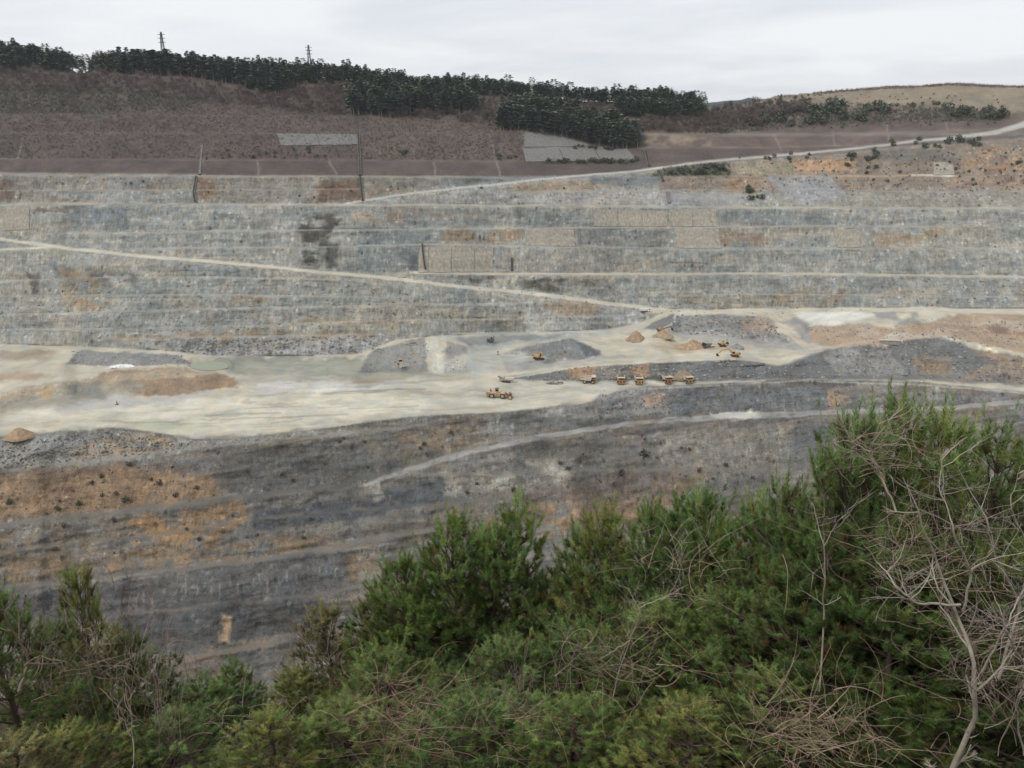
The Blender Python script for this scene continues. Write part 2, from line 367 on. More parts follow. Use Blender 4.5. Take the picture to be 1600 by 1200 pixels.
dY = crag * amp + hill * fbm(GX / 80, GY / 30, 24) * 5 * smooth(0, 30, GY - rid)
YY = np.exp(LY) + dY
for j in range(NX):                                 # behind the ridge the hill falls away
    k = kr[j]; m = NY - k
    if m > 0: YY[k:, j] = YY[k - 1, j] + np.arange(1, m + 1) * 14.0
ZZ = YY * DZ; XX = YY * DX
for j in range(NX):
    k = kr[j]; m = NY - k
    if m > 0:
        s = np.arange(1, m + 1) * 14.0
        ZZ[k:, j] = ZZ[k - 1, j] - s * 0.22; XX[k:, j] = DX[k - 1, j] * YY[k:, j]
POND = [(328 + 31 * math.cos(a), 571.5 + 7.5 * math.sin(a)) for a in np.arange(0, 6.28, .35)]      # level basin for the pond
pdm = smooth(9, 1, sdpoly(POND, GX, GY)); zp = float(ZZ[pdm > .99].mean()); ZZ = ZZ * (1 - pdm) + (zp - .35) * pdm
P3 = np.stack([XX, YY, ZZ], -1)
PYr = PY[::-1]
def at(px, py):
    fx = np.clip((px - PX[0]) / 2.2, 0, NX - 1.001); ix = int(fx); fx -= ix
    fy = np.interp(py, PYr, np.arange(NY)[::-1]); iy = min(int(fy), NY - 2); fy -= iy
    p = (P3[iy, ix] * (1 - fx) + P3[iy, ix + 1] * fx) * (1 - fy) + (P3[iy + 1, ix] * (1 - fx) + P3[iy + 1, ix + 1] * fx) * fy
    return Vector(p)
def mpp(px, py): return at(px, py).length / F0      # metres per photo pixel there

# ---- surface colours (what the rock, soil and scrub are made of)
WX = GX + fbm(GX / 26, GY / 20, 41) * 9 + fbm(GX / 7, GY / 6, 42) * 4
WY = GY + fbm(GX / 26, GY / 20, 43) * 6 + fbm(GX / 7, GY / 6, 44) * 3
COL = np.zeros((NY, NX, 3))
def setc(mask, c):
    global COL
    COL = COL * (1 - mask[..., None]) + np.asarray(c) * mask[..., None]
def P(poly, c, f=6, a=1.0, w=1.0, brk=0.0):
    """colour patch with ragged edge; brk breaks it up"""
    pa = np.array(poly); x0, y0 = pa.min(0) - f - 16; x1, y1 = pa.max(0) + f + 16
    jx = np.where((PX > x0) & (PX < x1))[0]; jy = np.where((PY > y0) & (PY < y1))[0]
    if len(jx) == 0 or len(jy) == 0: return
    sl = (slice(jy[0], jy[-1] + 1), slice(jx[0], jx[-1] + 1))
    X = GX[sl] + (WX[sl] - GX[sl]) * w; Y = GY[sl] + (WY[sl] - GY[sl]) * w
    m = smooth(f, -f, sdpoly(poly, X, Y)) * a
    if brk: m = m * smooth(-0.35 * brk, 0.3, fbm(GX[sl] / 22, GY[sl] / 12, 77 + int(pa[0, 0])) + 0.25 * (1 - brk))
    COL[sl] = COL[sl] * (1 - m[..., None]) + np.asarray(c) * m[..., None]
def box(p, g):
    x0, y0 = p.min(0) - g; x1, y1 = p.max(0) + g
    jx = np.where((PX > x0) & (PX < x1))[0]; jy = np.where((PY > y0) & (PY < y1))[0]
    return (slice(jy[0], jy[-1] + 1), slice(jx[0], jx[-1] + 1)) if len(jx) and len(jy) else (slice(0, 1), slice(0, 1))
def Lc(pts, th, c, a=1.0, f=1.5):
    p = np.array(pts, float); sl = box(p, 14); x, y = GX[sl], GY[sl]
    d = np.abs(y + wob[sl] * 0.7 - np.interp(x, p[:, 0], p[:, 1])); inx = (x >= p[0, 0]) & (x <= p[-1, 0])
    m = (smooth(th / 2 + f, th / 2 - f, d) * inx * a)[..., None]; COL[sl] = COL[sl] * (1 - m) + np.asarray(c) * m
def Lv(pts, wd, c, a=1.0, f=2.0):                       # a streak running mostly down the picture
    p = np.array(pts, float); sl = box(p, 20); x, y = GX[sl], GY[sl]
    d = np.abs(x + fbm(y / 12, x / 50, 61) * 2 - np.interp(y, p[:, 1], p[:, 0])); iny = (y >= p[0, 1]) & (y <= p[-1, 1])
    m = (smooth(wd / 2 + f, wd / 2 - f, d) * iny * a)[..., None]; COL[sl] = COL[sl] * (1 - m) + np.asarray(c) * m
c_grey = (0.275, 0.279, 0.25); c_blue = (0.213, 0.228, 0.217); c_tan = (0.33, 0.28, 0.21); c_orange = (0.37, 0.235, 0.135)
c_pale = (0.47, 0.45, 0.37); c_dust = (0.40, 0.385, 0.325); c_scrub = (0.105, 0.080, 0.074); c_green = (0.062, 0.070, 0.045)
c_dark = (0.075, 0.072, 0.066); c_nrock = (0.158, 0.147, 0.127); c_nblue = (0.104, 0.104, 0.102); c_nor = (0.20, 0.135, 0.075)
c_nbrown = (0.14, 0.105, 0.075); c_beige = (0.36, 0.335, 0.28); c_grass = (0.25, 0.205, 0.145)
COL[:] = c_grey
# far wall base variation
v = fbm(GX / 120, GY / 28, 51); setc(smooth(0.05, 0.45, v) * 0.8, c_blue)
v = fbm(GX / 200, GY / 6, 50, 3); setc(smooth(0.1, 0.5, v) * 0.5, (0.36, 0.345, 0.295))
v = fbm(GX / 90, GY / 24, 52); setc(smooth(0.12, 0.5, v) * 0.6, c_tan)
v = fbm(GX / 30, GY / 10, 53); setc(smooth(0.1, 0.5, v) * 0.35, (0.35, 0.345, 0.31))
v = fbm(GX / 11, GY / 20, 54); setc(smooth(0.25, 0.6, v) * 0.3, (0.19, 0.192, 0.185))
# upper belt of the wall
P([(-220, 272), (560, 276), (760, 278), (540, 318), (-220, 318)], (0.225, 0.20, 0.165), 4, 0.8)
P([(60, 300), (200, 298), (300, 300), (300, 316), (160, 316)], (0.26, 0.265, 0.255), 5, .9)
P([(170, 276), (230, 278), (220, 296), (170, 296)], (0.25, 0.255, 0.245), 5, .8)
P([(495, 286), (560, 282), (560, 314), (500, 316)], (0.16, 0.10, 0.065), 5, .9)
P([(310, 280), (335, 280), (330, 314), (312, 314)], (0.22, 0.13, 0.075), 4, .8)
P([(-60, 280), (20, 278), (25, 314), (-60, 316)], (0.14, 0.095, 0.07), 6, .8)
P([(580, 292), (660, 296), (560, 314), (565, 300)], (0.25, 0.20, 0.14), 6, .8)
P([(690, 276), (840, 276), (800, 288), (690, 291)], (0.15, 0.17, 0.175), 4, .8)
P([(640, 305), (800, 296), (1040, 298), (1040, 319), (600, 319)], (0.30, 0.29, 0.265), 4, .9)
P([(800, 288), (920, 280), (1000, 284), (960, 296), (800, 300)], (0.30, 0.22, 0.14), 5, .8)
P([(925, 278), (1030, 274), (1030, 292), (930, 291)], (0.145, 0.165, 0.17), 4, .9)
P([(785, 256), (980, 256), (1005, 266), (900, 274), (790, 276)], (0.24, 0.225, 0.20), 4, .9)
# right: brown and orange upper slopes
P([(1030, 262), (1150, 252), (1280, 243), (1600, 215), (1820, 200), (1820, 300), (1030, 300)], (0.23, 0.175, 0.13), 4, .9)
P([(1040, 262), (1140, 256), (1140, 274), (1000, 276)], (0.12, 0.125, 0.07), 5, .8)
P([(1150, 256), (1240, 250), (1240, 276), (1145, 276)], (0.27, 0.235, 0.155), 5, .8)
P([(1240, 253), (1335, 252), (1335, 266), (1300, 270), (1242, 269)], (0.42, 0.255, 0.14), 3, .95)
P([(1490, 235), (1600, 232), (1820, 230), (1820, 270), (1500, 268)], (0.33, 0.205, 0.115), 6, .8, brk=.4)
P([(1375, 232), (1490, 230), (1492, 252), (1380, 251)], (0.17, 0.15, 0.13), 4, .9)
Lc([(1240, 276), (1480, 274), (1500, 274)], 2.2, (0.45, 0.29, 0.17)); Lc([(1425, 274), (1490, 274)], 2.4, (0.55, 0.5, 0.42))
P([(1195, 276), (1300, 274), (1320, 300), (1300, 320), (1240, 318)], (0.28, 0.285, 0.285), 6, .9)
P([(1040, 300), (1165, 302), (1170, 320), (1040, 320)], (0.28, 0.275, 0.26), 5, .9)
P([(1130, 276), (1195, 278), (1180, 300), (1140, 302)], (0.28, 0.18, 0.105), 6, .8)
P([(1320, 296), (1600, 290), (1820, 295), (1820, 322), (1330, 322)], (0.26, 0.24, 0.20), 6, .9)
P([(1480, 280), (1620, 278), (1620, 296), (1490, 294)], (0.30, 0.20, 0.13), 6, .7)
# far wall patches
P([(50, 324), (130, 322), (110, 345), (60, 355)], (0.16, 0.105, 0.07), 5, .8, brk=.5)
P([(100, 326), (200, 326), (200, 358), (100, 358)], (0.15, 0.175, 0.19), 7, .7)
P([(470, 334), (528, 332), (530, 352), (500, 420), (470, 418)], (0.065, 0.062, 0.055), 5, .9, brk=.35)
P([(505, 380), (530, 378), (528, 416), (512, 420)], (0.06, 0.058, 0.054), 4, .8)
P([(540, 326), (660, 326), (660, 350), (560, 352)], (0.30, 0.225, 0.15), 8, .7, brk=.4)
P([(690, 360), (815, 358), (815, 380), (690, 378)], (0.31, 0.215, 0.125), 7, .85, brk=.3)
P([(805, 328), (895, 330), (895, 354), (805, 354)], (0.17, 0.185, 0.18), 4, .9)
P([(900, 358), (1050, 358), (1052, 386), (900, 386)], (0.20, 0.20, 0.185), 5, .8)
P([(560, 356), (680, 360), (650, 422), (560, 424)], (0.185, 0.205, 0.205), 8, .8)
P([(640, 396), (656, 394), (655, 426), (636, 420)], (0.10, 0.115, 0.125), 4, .9)
P([(775, 386), (880, 388), (1000, 392), (1000, 424), (775, 424)], (0.26, 0.245, 0.21), 7, .7)
P([(1130, 326), (1300, 328), (1300, 352), (1130, 352)], (0.20, 0.22, 0.215), 6, .8)
P([(1130, 358), (1220, 372), (1180, 386), (1125, 386)], (0.28, 0.21, 0.14), 6, .8, brk=.3)
P([(1345, 372), (1440, 356), (1500, 362), (1400, 386), (1345, 386)], (0.29, 0.215, 0.135), 6, .8, brk=.3)
P([(1350, 332), (1600, 330), (1600, 350), (1350, 350)], (0.27, 0.26, 0.24), 6, .8, brk=.4)
P([(816, 436), (850, 432), (930, 444), (926, 462), (820, 452)], (0.085, 0.078, 0.058), 4, .9, brk=.35)
P([(715, 430), (770, 428), (772, 446), (720, 444)], (0.13, 0.10, 0.075), 4, .7, brk=.6)
P([(772, 432), (812, 432), (812, 452), (774, 448)], (0.36, 0.335, 0.28), 4, .8)
P([(850, 468), (930, 470), (945, 484), (900, 492), (850, 486)], (0.33, 0.255, 0.175), 4, .9)
P([(80, 418), (220, 428), (210, 440), (90, 434)], (0.10, 0.082, 0.068), 6, .8, brk=.7)
P([(90, 420), (160, 425), (150, 480), (100, 480)], (0.27, 0.205, 0.13), 8, .75, brk=.5)
P([(40, 425), (60, 425), (60, 460), (45, 462)], (0.09, 0.085, 0.08), 3, .8)
P([(360, 462), (420, 462), (410, 482), (365, 480)], (0.29, 0.19, 0.10), 4, .8, brk=.5)
P([(120, 465), (170, 470), (160, 485), (120, 485)], (0.34, 0.22, 0.11), 5, .7, brk=.6)
P([(440, 488), (690, 500), (640, 520), (420, 520)], (0.32, 0.27, 0.19), 8, .7, brk=.4)
P([(180, 524), (420, 516), (600, 520), (560, 530), (180, 532)], (0.32, 0.225, 0.13), 5, .75, brk=.3)
P([(1050, 462), (1250, 460), (1330, 464), (1300, 480), (1050, 480)], (0.28, 0.24, 0.18), 6, .8, brk=.4)
P([(1200, 462), (1320, 458), (1310, 476), (1210, 474)], (0.31, 0.20, 0.11), 5, .7, brk=.7)
P([(960, 486), (1020, 484), (1040, 490), (1020, 512), (960, 508)], (0.50, 0.50, 0.52), 8, .8, brk=.3)
P([(230, 530), (580, 524), (590, 545), (420, 548), (290, 546)], (0.36, 0.36, 0.36), 6, .8, brk=.3)
P([(250, 536), (340, 535), (330, 550), (280, 548)], (0.13, 0.135, 0.13), 4, .8, brk=.4)
P([(290, 548), (560, 544), (600, 556), (420, 562), (300, 556)], (0.40, 0.40, 0.41), 6, .8)
# vertical stains and ribs on the far faces
rr = random.Random(5)
for i in range(620):
    x = rr.uniform(-100, 1700); y = rr.choice([333, 362, 392, 436, 465, 482, 505, 437, 468, 300, 285]); y += rr.uniform(-4, 8)
    if any(inpoly(q, x, y) for q, s, lb in PANELS): continue
    if y > 495 and x > 690: continue
    cc = rr.choice([(0.44, 0.43, 0.395), (0.44, 0.43, 0.395), (0.13, 0.125, 0.115), (0.16, 0.16, 0.155), (0.30, 0.205, 0.125)])
    Lv([(x, y), (x + rr.uniform(-3, 3), y + rr.uniform(5, 20))], rr.uniform(.8, 2.6), cc, rr.uniform(.15, .5), 1.3)
for i in range(130):                                  # dark ledges and cracks
    x = rr.uniform(-100, 1650); y = rr.uniform(330, 520)
    if y > 480 and x > 640 or any(inpoly(q, x, y) for q, s, lb in PANELS): continue
    ln = rr.uniform(15, 60); Lc([(x, y), (x + ln * .5, y + rr.uniform(-2, 2)), (x + ln, y + rr.uniform(-3, 3))], rr.uniform(.6, 2.0), rr.choice([(0.12, 0.105, 0.09), (0.15, 0.15, 0.145), (0.40, 0.385, 0.34)]), rr.uniform(.3, .7), 1.2)
# hill above
setc(smooth(3, -3, GY - h1) * (GX < 1010), c_scrub)
setc(smooth(3, -3, GY - h1) * (GX >= 1010) * smooth(205, 215, GY), (0.135, 0.10, 0.088))
setc(smooth(3, -3, GY - h1) * (GX >= 1010) * smooth(215, 205, GY), (0.16, 0.125, 0.10))
v = fbm(GX / 70, GY / 22, 55); setc(smooth(3, -3, GY - h1) * smooth(0.1, 0.5, v) * 0.4, (0.13, 0.10, 0.08))
P([(-220, 128), (120, 132), (330, 150), (300, 172), (120, 178), (-220, 178)], c_green, 9, .75, brk=.25)
P([(-220, 120), (400, 140), (560, 178), (0, 180), (-220, 170)], (0.10, 0.078, 0.072), 10, .4)
P([(-60, 200), (40, 205), (40, 245), (-60, 248)], (0.075, 0.07, 0.05), 8, .6)
P([(330, 178), (560, 180), (560, 208), (330, 206)], (0.115, 0.09, 0.078), 8, .6)
P([(565, 180), (700, 165), (830, 195), (820, 250), (565, 250)], (0.135, 0.102, 0.083), 6, .8)
P([(570, 252), (776, 253), (778, 275), (570, 274)], (0.118, 0.09, 0.080), 2, .95, w=.15)
P([(320, 251), (558, 251), (558, 274), (320, 274)], (0.105, 0.080, 0.074), 2, .95, w=.15)
P([(740, 185), (830, 196), (940, 228), (930, 230), (830, 205)], (0.28, 0.21, 0.14), 4, .8)
P([(835, 197), (930, 226), (960, 232), (820, 232), (815, 210)], (0.23, 0.215, 0.20), 4, .8)
P([(1010, 232), (1390, 226), (1280, 240), (1150, 250), (1010, 256)], (0.118, 0.088, 0.078), 2, .9, w=.2)
P([(1180, 190), (1560, 188), (1590, 198), (1400, 206), (1180, 208)], (0.125, 0.092, 0.082), 3, .85, w=.4)
P([(1165, 165), (1210, 146), (1290, 139), (1400, 131), (1480, 120), (1820, 120), (1820, 175), (1560, 178), (1450, 168), (1300, 162)], c_grass, 5, .95)
P([(1400, 128), (1820, 128), (1820, 150), (1450, 150)], (0.27, 0.22, 0.15), 6, .6)
P([(1010, 205), (1120, 214), (1110, 230), (1010, 228)], (0.27, 0.21, 0.14), 5, .8, brk=.5)
for l_ in ([(1210, 212), (1222, 236)], [(1300, 204), (1305, 228)], [(1385, 190), (1390, 224)], [(1478, 190), (1482, 206)], [(403, 252), (404, 274)], [(515, 252), (527, 274)], [(678, 253), (680, 275)], [(765, 210), (782, 276)], [(35, 215), (28, 247)], [(318, 228), (313, 275)]):
    Lv(l_, 2.0, (0.26, 0.22, 0.175), .8, 1.2)
# working floor
fm = smooth(-1, 2, GY - f1) * smooth(2, -2, GY - f2)
setc(fm, (0.50, 0.457, 0.35))
v = fbm(GX / 60, GY / 9, 56); setc(fm * smooth(0.0, 0.5, v) * 0.55, (0.37, 0.35, 0.285))
v = fbm(GX / 90, GY / 7, 57); setc(fm * smooth(0.1, 0.4, v) * 0.5, (0.52, 0.48, 0.37))
P([(290, 566), (360, 560), (560, 562), (640, 578), (740, 590), (600, 592), (420, 588), (330, 578)], (0.30, 0.305, 0.245), 4, .95)
P([(300, 560), (420, 554), (600, 556), (620, 566), (420, 562), (330, 568)], (0.22, 0.225, 0.195), 3, .8, brk=.3)
P([(345, 590), (470, 586), (560, 590), (470, 600), (380, 602)], (0.36, 0.34, 0.29), 5, .8)
P([(400, 600), (500, 594), (620, 600), (520, 612), (400, 614)], (0.52, 0.515, 0.50), 4, .75, w=1)
P([(520, 606), (640, 596), (660, 600), (560, 612)], (0.52, 0.52, 0.53), 3, .7, w=.8)
P([(550, 592), (640, 592), (600, 598), (550, 598)], (0.36, 0.25, 0.15), 3, .8)
P([(0, 660), (150, 625), (350, 620), (640, 615), (720, 630), (560, 652), (350, 670), (180, 650)], (0.60, 0.565, 0.45), 8, .8)
P([(200, 660), (280, 655), (330, 665), (290, 676)], (0.45, 0.46, 0.33), 6, .8)
P([(640, 590), (1060, 598), (1000, 606), (900, 626), (700, 640), (620, 610)], (0.50, 0.475, 0.385), 8, .8)
for i in range(70):                                   # drying mud rills on the floor
    x = rr.uniform(20, 760); y = rr.uniform(596, 672); ln = rr.uniform(40, 150)
    if y > np.interp(x, *np.array(F2).T) - 6: continue
    Lc([(x, y + 2), (x + ln * .5, y - rr.uniform(-1, 2)), (x + ln, y - rr.uniform(0, 5))], rr.uniform(1.0, 3.0), rr.choice([(0.25, 0.235, 0.185), (0.32, 0.30, 0.24), (0.60, 0.57, 0.46)]), rr.uniform(.3, .75), 1.2)
for i in range(70):                                   # tyre tracks and ruts
    x = rr.uniform(-50, 1250); y = rr.uniform(525, 668); lo, hi = np.interp(x, *np.array(F1).T), np.interp(x, *np.array(F2).T)
    if not lo + 12 < y < hi - 4: continue
    ln = rr.uniform(60, 220); sg = rr.choice([-1, -1, 1]); bow = rr.uniform(-4, 4); cc = rr.choice([(0.30, 0.28, 0.23), (0.34, 0.315, 0.255), (0.62, 0.59, 0.48)])
    for k in (0, 3.2): Lc([(x, y + k), (x + ln * .33, y + k + sg * ln * .03 + bow), (x + ln * .66, y + k + sg * ln * .07 + bow), (x + ln, y + k + sg * ln * .11)], rr.uniform(.6, 1.4), cc, rr.uniform(.25, .6), 1.1)
for i in range(90):                                   # mottled drying crust
    x = rr.uniform(0, 1000); y = rr.uniform(575, 675); lo, hi = np.interp(x, *np.array(F1).T), np.interp(x, *np.array(F2).T)
    if not lo + 25 < y < hi - 5: continue
    w_, h_ = rr.uniform(12, 60), rr.uniform(1.5, 5); P([(x - w_, y), (x, y - h_), (x + w_, y - rr.uniform(0, 3)), (x, y + h_)], rr.choice([(0.36, 0.345, 0.27), (0.60, 0.56, 0.44), (0.42, 0.42, 0.33), (0.38, 0.33, 0.25)]), 2, rr.uniform(.3, .75), w=.8)
P([(0, 545), (70, 546), (95, 552), (60, 562), (-20, 562)], (0.30, 0.235, 0.165), 5, .8)
P([(-220, 572), (60, 566), (110, 560), (170, 546), (180, 552), (140, 572), (300, 574), (100, 592), (-220, 618)], (0.48, 0.44, 0.345), 5, .85)
P([(-220, 536), (0, 537), (140, 541), (300, 555), (140, 548), (-220, 544)], (0.45, 0.42, 0.33), 2, .8, w=.3)
P([(105, 568), (125, 546), (280, 556), (300, 568), (190, 574)], (0.21, 0.21, 0.205), 1.8, .95, w=.6)
P([(-60, 586), (40, 582), (92, 588), (30, 596), (-60, 600)], (0.36, 0.25, 0.15), 5, .8)
P([(160, 582), (280, 574), (360, 588), (380, 602), (240, 622), (150, 600)], (0.30, 0.205, 0.125), 3, .95)
P([(0, 618), (160, 594), (230, 598), (220, 622), (60, 640), (0, 645)], (0.31, 0.285, 0.22), 6, .8)
P([(0, 612), (110, 594), (180, 584), (300, 575), (345, 580), (300, 590), (180, 596), (60, 618), (0, 628)], (0.40, 0.32, 0.22), 2, .8, w=.7)
P([(290, 600), (350, 590), (380, 601), (250, 622), (200, 620)], (0.24, 0.165, 0.105), 3, .7, brk=.3)
P([(60, 640), (170, 618), (230, 622), (330, 612), (280, 628), (120, 645)], (0.42, 0.41, 0.39), 4, .8)
P([(110, 600), (160, 596), (160, 624), (115, 620)], (0.20, 0.205, 0.19), 5, .7)
P([(60, 610), (90, 606), (85, 625), (70, 628)], (0.45, 0.30, 0.14), 3, .7)
P([(560, 582), (580, 548), (640, 530), (665, 527), (668, 580), (640, 584)], (0.235, 0.235, 0.22), 2, .95, w=.6)
P([(696, 530), (730, 545), (735, 580), (694, 582)], (0.25, 0.245, 0.23), 2, .95, w=.6)
P([(672, 528), (690, 526), (695, 582), (676, 584)], (0.50, 0.475, 0.385), 2.5, 1, w=.35)
P([(660, 524), (720, 520), (960, 517), (1030, 512), (960, 522), (840, 535), (720, 560), (740, 540)], (0.36, 0.37, 0.34), 4, .8)
P([(710, 526), (850, 521), (900, 522), (800, 534), (730, 545)], (0.22, 0.23, 0.22), 3, .85)
P([(790, 552), (840, 537), (892, 528), (920, 540), (940, 556), (860, 568), (815, 566), (860, 558)], (0.19, 0.195, 0.19), 1.6, .97, w=.5)
P([(896, 532), (920, 540), (936, 548), (940, 557), (918, 556), (902, 540)], (0.10, 0.105, 0.115), 2, .85, w=.6)
P([(690, 560), (780, 546), (850, 555), (840, 566), (760, 585), (700, 582)], (0.40, 0.405, 0.36), 5, .85); P([(780, 566), (860, 566), (940, 556), (985, 556), (900, 568), (800, 582)], (0.30, 0.298, 0.28), 3, .8); Lv([(680, 528), (686, 580)], 3, (0.62, 0.59, 0.48), .6, 2)
P([(780, 590), (800, 588), (905, 572), (1000, 566), (1150, 560), (1232, 574), (1300, 592), (1080, 596), (860, 596), (800, 594)], (0.15, 0.155, 0.155), 2.5, .97, w=.4)
P([(885, 574), (935, 570), (930, 592), (890, 590)], (0.37, 0.225, 0.125), 4, .9, w=.6); P([(985, 570), (1014, 569), (1014, 590), (988, 590)], (0.38, 0.22, 0.115), 3, .95, w=.6)
P([(935, 572), (982, 570), (982, 590), (935, 590)], (0.24, 0.205, 0.16), 4, .8)
P([(785, 592), (905, 571), (1000, 565), (1150, 559), (1150, 561.5), (1000, 568), (905, 574.5), (795, 592)], (0.50, 0.47, 0.38), 1.2, .9, w=.2)
P([(1000, 528), (1200, 530), (1210, 545), (1180, 555), (1010, 555)], (0.55, 0.52, 0.42), 8, .7)
P([(1045, 520), (1100, 516), (1190, 535), (1120, 545), (1050, 545), (1000, 540)], (0.44, 0.36, 0.25), 7, .75, brk=.2)
P([(1050, 492), (1185, 492), (1240, 540), (1200, 536), (1120, 526), (1050, 520)], (0.215, 0.215, 0.215), 2, .95, w=.7)
P([(1162, 495), (1200, 494), (1215, 520), (1190, 530), (1165, 520)], (0.34, 0.255, 0.185), 5, .85)
P([(1050, 514), (1120, 520), (1240, 520), (1275, 548), (1190, 544), (1100, 534), (1050, 524)], (0.33, 0.318, 0.30), 4, .85)
P([(1052, 488), (1058, 494), (1046, 506), (1020, 516), (1006, 514), (1026, 500)], (0.185, 0.185, 0.19), 1.6, 1, w=.4); Lv([(1055, 489), (1054, 503)], 2.2, (0.6, 0.6, 0.6), .8, 1.2)
P([(1010, 540), (1060, 532), (1170, 540), (1180, 548), (1040, 552)], (0.44, 0.345, 0.23), 3, .7, w=.8)
P([(1222, 500), (1245, 500), (1290, 538), (1280, 546), (1262, 540)], (0.27, 0.262, 0.26), 3, .8)
P([(1190, 486), (1225, 488), (1290, 545), (1262, 548), (1220, 515)], (0.52, 0.47, 0.36), 2, .95, w=.3); Lv([(1205, 490), (1232, 515), (1262, 546)], 1.6, (0.36, 0.33, 0.27), .7, 1); Lv([(1215, 490), (1244, 517), (1274, 546)], 1.6, (0.36, 0.33, 0.27), .6, 1)
P([(1238, 488), (1330, 485), (1370, 492), (1310, 506), (1262, 510)], (0.66, 0.635, 0.56), 3, 1, w=.6)
P([(1220, 500), (1262, 506), (1272, 535), (1250, 530)], (0.24, 0.235, 0.235), 4, .8)
P([(1262, 512), (1340, 506), (1400, 515), (1370, 535), (1310, 540), (1265, 536)], (0.39, 0.28, 0.19), 2, .97, w=.7)
P([(1330, 510), (1360, 508), (1375, 528), (1340, 528)], (0.42, 0.35, 0.26), 4, .8)
P([(1360, 486), (1430, 486), (1440, 505), (1400, 510), (1370, 500)], (0.24, 0.24, 0.23), 4, .85, brk=.3)
P([(1420, 505), (1540, 484), (1600, 490), (1820, 495), (1820, 552), (1600, 552), (1480, 525), (1380, 520)], (0.37, 0.265, 0.175), 2.5, .95)
P([(1480, 505), (1560, 500), (1640, 505), (1640, 520), (1540, 512)], (0.46, 0.39, 0.30), 4, .8)
P([(1535, 508), (1640, 508), (1640, 530), (1560, 525)], (0.21, 0.125, 0.085), 5, .8, brk=.4)
P([(1200, 578), (1294, 545), (1340, 538), (1400, 532), (1470, 526), (1530, 548), (1600, 556), (1820, 570), (1820, 608), (1600, 602), (1450, 594), (1300, 594)], (0.155, 0.158, 0.158), 3, .97, w=.5)
P([(1285, 556), (1300, 545), (1390, 545), (1415, 575), (1410, 588), (1310, 586)], (0.255, 0.252, 0.24), 3, .95, w=.7)
P([(1420, 552), (1530, 552), (1620, 562), (1600, 600), (1450, 590)], (0.25, 0.20, 0.15), 6, .9, brk=.2); P([(1425, 555), (1480, 560), (1470, 586), (1430, 582)], (0.31, 0.205, 0.12), 5, .85, brk=.2); P([(1530, 550), (1640, 560), (1640, 575), (1560, 570)], (0.33, 0.23, 0.14), 5, .8, brk=.2)
P([(1285, 546), (1380, 540), (1460, 524), (1500, 516), (1470, 514), (1380, 530), (1300, 540)], (0.45, 0.345, 0.26), 2.5, .8)
# near and lower walls
nw = smooth(-2, 3, GY - f2); setc(nw, c_nrock)
v = fbm(GX / 90, GY / 35, 58); setc(nw * smooth(0.0, 0.5, v) * 0.7, c_nbrown)
v = fbm(GX / 60, GY / 25, 59); setc(nw * smooth(0.1, 0.45, v) * 0.7, c_nblue)
vv = GY + 0.14 * GX; v = fbm(GX / 190, vv / 11, 71); setc(nw * smooth(0.08, 0.4, v) * 0.6, (0.20, 0.185, 0.155)); v = fbm(GX / 150, vv / 8, 72); setc(nw * smooth(0.1, 0.4, v) * 0.6, (0.085, 0.086, 0.087)); v = fbm(GX / 40, vv / 26, 73); setc(nw * smooth(0.15, 0.5, v) * 0.5, (0.165, 0.13, 0.09))
P([(-220, 690), (60, 682), (180, 672), (300, 685), (560, 668), (700, 652), (640, 672), (420, 688), (300, 705), (150, 730), (-220, 742)], (0.20, 0.19, 0.165), 4, .9)
P([(60, 676), (170, 668), (170, 690), (0, 720), (-220, 735), (-220, 700)], (0.19, 0.19, 0.18), 5, .7)
P([(130, 686), (260, 680), (275, 700), (200, 715), (120, 718)], (0.26, 0.19, 0.12), 5, .8, brk=.15)
P([(-220, 760), (0, 742), (180, 726), (330, 745), (345, 775), (200, 795), (0, 816), (-220, 830)], (0.215, 0.140, 0.078), 9, .95)
P([(0, 745), (150, 726), (300, 722), (310, 738), (100, 748)], (0.125, 0.092, 0.072), 6, .6, brk=.3)
P([(-220, 828), (0, 812), (150, 798), (380, 775), (380, 785), (200, 803), (0, 830), (-220, 845)], (0.15, 0.135, 0.115), 4, .7)
P([(190, 815), (290, 800), (375, 780), (388, 815), (330, 845), (260, 855), (210, 850)], (0.235, 0.145, 0.068), 7, .95, brk=.1)
P([(0, 835), (180, 812), (220, 835), (150, 860), (0, 885)], (0.16, 0.118, 0.075), 9, .7, brk=.3)
P([(0, 880), (150, 862), (330, 845), (500, 838), (540, 852), (380, 876), (200, 890), (0, 915)], (0.21, 0.145, 0.08), 8, .85, brk=.2)
P([(390, 800), (600, 772), (610, 805), (400, 830)], (0.078, 0.083, 0.090), 6, .9)
P([(350, 710), (560, 690), (640, 730), (560, 770), (380, 775), (340, 745)], (0.10, 0.10, 0.093), 9, .8)
P([(-220, 945), (60, 925), (300, 893), (540, 856), (555, 890), (560, 925), (200, 965), (-220, 990)], (0.098, 0.098, 0.099), 5, .85)
P([(540, 870), (590, 850), (600, 910), (545, 915)], (0.22, 0.155, 0.085), 7, .8, brk=.3)
P([(170, 965), (500, 925), (520, 960), (400, 1000), (230, 1025)], (0.085, 0.085, 0.085), 5, .9)
P([(230, 1035), (420, 995), (420, 1010), (300, 1040)], (0.19, 0.135, 0.09), 6, .8, brk=.3)
P([(345, 960), (360, 964), (362, 984), (358, 1004), (346, 1000), (349, 980)], (0.34, 0.235, 0.125), 4, .85, w=.7); Lv([(341, 985), (342, 1006)], 3, (0.3, 0.2, .1), .6, 2)
P([(576, 858), (588, 862), (594, 885), (590, 905), (580, 890)], (0.27, 0.25, 0.21), 4, .7, w=1.2, brk=.3); P([(586, 752), (598, 750), (600, 775), (592, 800), (586, 785)], (0.24, 0.23, 0.20), 4, .7, w=1.2, brk=.3)
